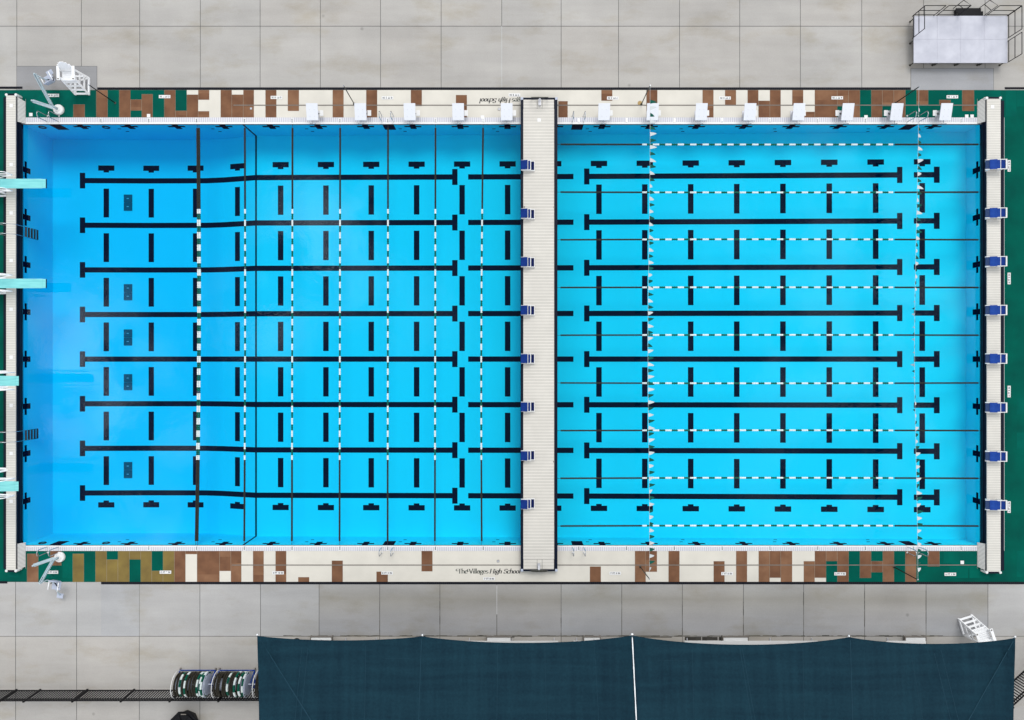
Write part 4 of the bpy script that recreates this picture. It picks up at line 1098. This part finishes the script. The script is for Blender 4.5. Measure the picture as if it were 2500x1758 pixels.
# ================================================================ FENCES
def fence(a, b_, posts, label, gate=None):
    t = thing("fence", label, "fence", a, 0); a = Vector(a); b_ = Vector(b_); d = (b_-a); L = d.length; u = d/L; hz = 1.27
    m = MB()
    for z in (.10, 1.05, 1.22): m.bar(a+Vector((0,0,z)), b_+Vector((0,0,z)), .05, .05)
    m.build("rail", M["black_metal"], t)
    m = MB(); k = int(L/.136)
    for i in range(k): p = a + u*(i+.5)*.136; m.bar(p+Vector((0,0,.06)), p+Vector((0,0,1.26)), .042, .042)
    m.build("pickets", M["black_metal"], t)
    for s in posts:
        p = a + u*s; m = MB(); m.bar(p, p+Vector((0,0,1.34)), .085, .085); m.lathe([(.05,0),(.03,.03)], (p.x,p.y,1.34), 6); m.build("post", M["black_metal"], t)
fa, fb = P(-140,1684), P(1300,1682)
fence(fa, fb, [X0(x)-fa.x for x in (-74,41,99,214,328,443,558,673,788,903,1018,1133,1248)], "black picket fence running behind the lane rope reels to under the canopy")
ga, gb = P(2429,1699), P(2640,1507)
fence(ga, gb, [.05, 2.5, 4.95], "black picket fence slanting out past the canopy's far corner")

# ================================================================ REELS
def reel(px, label, lab2, seed):
    c = P(px, 1655); rr = random.Random(seed); zc = .74; R0 = .50; hl = .80
    t = thing("rope_reel", label, "reel", (c.x, c.y, 0), 0, "blue framed lane rope reels")
    b = MB()
    for y in (-.46, .46): b.tube([(-.95,y,.12),(.95,y,.12)], .03, 8)
    for x in (-.95, .95):
        b.tube([(x,-.5,.12),(x,.5,.12)], .03, 8)
        for y in (-.46, .46): b.tube([(x,y,.12),(x,0,zc)], .03, 8)
    b.build("frame", M["reel_blue"], t, world=False)
    for x in (-.95, .95):
        for y in (-.5, .5):
            b = MB(); b.tube([(x-.03,y,.07),(x+.03,y,.07)], .07, 10); b.build("caster", M["slot"], t, world=False)
    b = MB(); b.tube([(-1.0,0,zc),(1.02,0,zc)], .035, 8); b.tube([(-hl,0,zc),(hl,0,zc)], .30, 16); b.build("drum", M["lift_seat"], t, world=False)
    def ring(x, r): return [(x, r*math.cos(2*math.pi*i/32), zc + r*math.sin(2*math.pi*i/32)) for i in range(32)]
    b = MB(); b.tube(ring(-hl-.03, .66), .018, 6, closed=True)
    for i in range(4): q = i*math.pi/2+.4; b.tube([(-hl-.03,0,zc),(-hl-.03,.66*math.cos(q),zc+.66*math.sin(q))], .014, 6)
    b.build("flange", M["white"], t, world=False)
    b = MB(); b.tube(ring(hl+.03, .64), .018, 6, closed=True); n = 28
    b.add([(hl+.03, .53*math.cos(2*math.pi*i/n), zc+.53*math.sin(2*math.pi*i/n)) for i in range(n)] + [(hl+.05, .53*math.cos(2*math.pi*i/n), zc+.53*math.sin(2*math.pi*i/n)) for i in range(n)],
          [tuple(range(n))[::-1], tuple(range(n,2*n))] + [(i,(i+1)%n,n+(i+1)%n,n+i) for i in range(n)])
    for i in range(4): q = i*math.pi/2+.4; b.tube([(hl+.03,0,zc),(hl+.03,.64*math.cos(q),zc+.64*math.sin(q))], .014, 6)
    b.build("flange", M["lift_seat"], t, world=False)
    # the ropes wound on it
    w = MB(); k = 12
    for i in range(k):
        x = -hl + .07 + (2*hl-.14)*i/(k-1); r = .53 + rr.uniform(-.015,.05); q = rr.uniform(0,6.28); end = q + 2*math.pi; dark = (i in (0,1,6,7) or rr.random() < .2); wh = rr.random() < .5; lean = rr.uniform(-.05,.05)
        while q < end - .02:
            da = min(.62, end-q) if not dark else min(1.2, end-q); m = 2 if dark else (0 if wh else 1); n = max(3, int(da/.05)); pts = []; rs = []
            for s in range(n):
                for f, rad in ((0,.040),(.3,.058),(.7,.058)):
                    th = q + da*(s+f)/n; pts.append((x + lean*math.sin(th), r*math.cos(th), zc + r*math.sin(th))); rs.append(rad)
            w.tube(pts, rs, 7, m); q += da; wh = not wh
    o = w.build("wound_rope", [M["f_white"], M["f_green"], M["f_dark"]], None); o.location = (c.x, c.y, 0)
    tag(o, lab2, "lane rope", "lane ropes wound on the reels")
reel(485, "blue framed rope reel farther from the canopy edge", "green white and dark floats wound on the reel farther from canopy", 3)
reel(580.5, "blue framed rope reel between the other reel and canopy edge", "green white and dark floats wound on the middle reel", 11)
reel(677, "blue framed rope reel almost wholly hidden under the canopy", "dark and white floats on the reel hidden under the canopy", 5)

# ================================================================ WRITING
def text_mesh(txt, width, height, m, bold=.03):
    cu = bpy.data.curves.new("lettering", 'FONT'); cu.body = txt; cu.align_x = 'CENTER'; cu.align_y = 'CENTER'; cu.size = 1; cu.offset = bold; cu.space_word = 1.4; cu.space_character = 1.12
    o = bpy.data.objects.new("tmp", cu); col.objects.link(o)
    dg = bpy.context.evaluated_depsgraph_get(); dg.update()
    me = bpy.data.meshes.new_from_object(o.evaluated_get(dg)); bpy.data.objects.remove(o)
    xs = [v.co.x for v in me.vertices]; ys = [v.co.y for v in me.vertices]
    cx, cy = (min(xs)+max(xs))/2, (min(ys)+max(ys))/2; kx = width/(max(xs)-min(xs)); ky = height/(max(ys)-min(ys))
    for v in me.vertices: v.co = ((v.co.x-cx)*kx, (v.co.y-cy)*ky, 0)
    me.materials.clear(); me.materials.append(m); me.name = "lettering"; return me
tile_b = MB(); tile_b.box(-.31,.31,-.083,.083,0,.006); tile_me = tile_b.mesh("depth_marker", M["tile_white"])
txt_cache = {}
def marker(px, py, txt, rz, label):
    o = place(tile_me, "depth_marker", None, P(px, py, .0075), (0,0,rz)); tag(o, label, "depth marker", "white depth marker tiles")
    if txt not in txt_cache: txt_cache[txt] = text_mesh(txt, .51, .10, M["text"])
    place(txt_cache[txt], "lettering", o, (0,0,.0085))
TT = ["12 FT 10 IN","12 FT 9 IN","8 FT 10 IN","8 FT 2 IN","7 FT 8 IN","7 FT 4 IN","7 FT 0 IN","6 FT 7 IN","6 FT 1 IN"]
for (px, py), s in zip(((130,233),(402,236),(675,238),(946,239),(1256,232),(1496,239.5),(1770,239.5),(2044,239),(2325,236.5)), TT):
    marker(px, py, s, math.pi, f"white tile reading {s} upside down, behind the white starting blocks")
for (px, py), s in zip(((128,1397),(404,1397),(679,1398.5),(945,1399),(1194,1413),(1502,1399.5),(1775,1400.5),(2051,1401),(2320,1402)), TT):
    marker(px, py, s, 0, f"white tile reading {s} upright, on the canopy side")
for k, py in enumerate((405, 680, 956, 1238)):
    marker(2463.5, py, "6 FT 0 IN", math.pi/2, f"white tile reading 6 FT 0 IN sideways, {['nearest the stage','second from the stage','second from the canopy','nearest the canopy'][k]}")

def arcp(cx, cy, rx, ry, a0, a1, n=10): return [(cx+rx*math.cos(R(a0+(a1-a0)*i/n)), cy+ry*math.sin(R(a0+(a1-a0)*i/n))) for i in range(n+1)]
GLYPH = {
 "T": (.58, [[(.0,.67),(.58,.67)], [(.29,.68),(.29,.0)], [(.18,.015),(.40,.015)], arcp(-.06,.52,.17,.16,75,330), arcp(.60,.60,.03,.07,90,-90,4)]),
 "h": (.47, [[(.06,.74),(.06,0)], arcp(.215,.26,.155,.19,180,0), [(.37,.27),(.37,0)], [(0,.015),(.13,.015)], [(.30,.015),(.44,.015)]]),
 "e": (.42, [arcp(.2,.22,.18,.225,5,325,14), [(.02,.235),(.38,.235)]]),
 "V": (.62, [[(.08,.66),(.32,0)], [(.32,0),(.56,.70)], [(.0,.665),(.18,.665)], [(.48,.70),(.66,.74)], arcp(-.06,.50,.18,.17,70,320)]),
 "i": (.19, [[(.08,.44),(.08,0)], [(.02,.015),(.15,.015)], [(.06,.60),(.10,.64)]]),
 "l": (.19, [[(.08,.74),(.08,0)], [(.02,.015),(.15,.015)], [(.03,.72),(.08,.74)]]),
 "a": (.45, [arcp(.19,.19,.15,.19,20,340,12), [(.35,.44),(.35,.02)], [(.35,.02),(.44,.03)], arcp(.22,.33,.14,.12,0,150,6)]),
 "g": (.43, [arcp(.19,.28,.15,.17,0,360,14), arcp(.2,-.10,.19,.12,0,360,14), [(.31,.41),(.42,.46)], [(.10,.13),(.14,.03)]]),
 "s": (.36, [arcp(.17,.335,.13,.11,40,250,8), arcp(.17,.115,.14,.115,70,-150,8)]),
 "S": (.50, [arcp(.25,.51,.18,.17,40,260,9), arcp(.25,.175,.20,.18,80,-150,9), [(.40,.55),(.40,.68)], [(.06,.16),(.06,.0)]]),
 "H": (.72, [[(.12,.68),(.12,0)], [(.58,.68),(.58,0)], [(.12,.35),(.58,.35)], [(.02,.665),(.22,.665)], [(.02,.015),(.22,.015)], [(.48,.665),(.68,.665)], [(.48,.015),(.68,.015)]]),
 "c": (.39, [arcp(.2,.22,.17,.225,45,320,12), [(.32,.36),(.33,.38)]]),
 "o": (.45, [arcp(.2,.22,.17,.225,0,360,16)]),
 " ": (.26, []),
}
def script(txt, x, shear, nib, b, thin=.026):
    for ch in txt:
        adv, strokes = GLYPH[ch]
        for st_ in strokes:
            for (ax, ay), (bx, by) in zip(st_, st_[1:]):
                n = ((nib/2, 0.0)); d = Vector((bx-ax, by-ay)); 
                if d.length < 1e-6: continue
                q = Vector((-d.y, d.x)).normalized()*thin/2
                o1 = Vector((nib/2, .006)) if abs(d.y) > 1e-3 else Vector((0, 0))
                if o1.dot(q) < 0: o1 = -o1
                o = o1 + q
                e = d.normalized()*.008
                pts = [(ax-e.x-o.x, ay-e.y-o.y), (bx+e.x-o.x, by+e.y-o.y), (bx+e.x+o.x, by+e.y+o.y), (ax-e.x+o.x, ay-e.y+o.y)]
                b.add([(x + px + shear*py, py, len(b.f)*1e-6) for px, py in pts], [(0,1,2,3)])
        x += adv
    return x
def school_text(pa, pb, py_base, cap_px, rz, label):
    t = thing("deck_lettering", label, "lettering", P((pa+pb)/2, py_base, .0075), rz, "school name lettering on the deck")
    one, two = MB(), MB()
    x = script("The", .2, 0, .085, one) + .17
    x = script("Villages", x, 0, .085, one) + .13
    script_end = script("High School", x, .24, .10, two)
    W = (pb-pa)*U; k = W/script_end; ky = cap_px*U/.68
    for b, nm, m in ((one, "name_lettering", M["text_green"]), (two, "school_lettering", M["text"])):
        b.v = [((q[0]*k - W/2), q[1]*ky, q[2]) for q in b.v]; b.build(nm, m, t, world=False)
school_text(1114, 1270, 1400, 10.8, 0, "upright dark serif lettering The Villages High School on cream deck by bulkhead")
school_text(1172, 1328, 240.5, 10.8, math.pi, "upside-down school name lettering running under the bulkhead end")
# little loop of cord left on the green deck
q = P(128,1406,.012); b = MB(); b.tube([(q.x-.2,q.y-.08,.02),(q.x-.02,q.y+.0,.02),(q.x+.06,q.y+.06,.02),(q.x+.09,q.y+.02,.02),(q.x+.04,q.y-.01,.02),(q.x-.06,q.y-.03,.02)], .009, 6)
tag(b.build("cord", M["p_green"]), "small loop of pale cord on green deck beside lift", "cord")
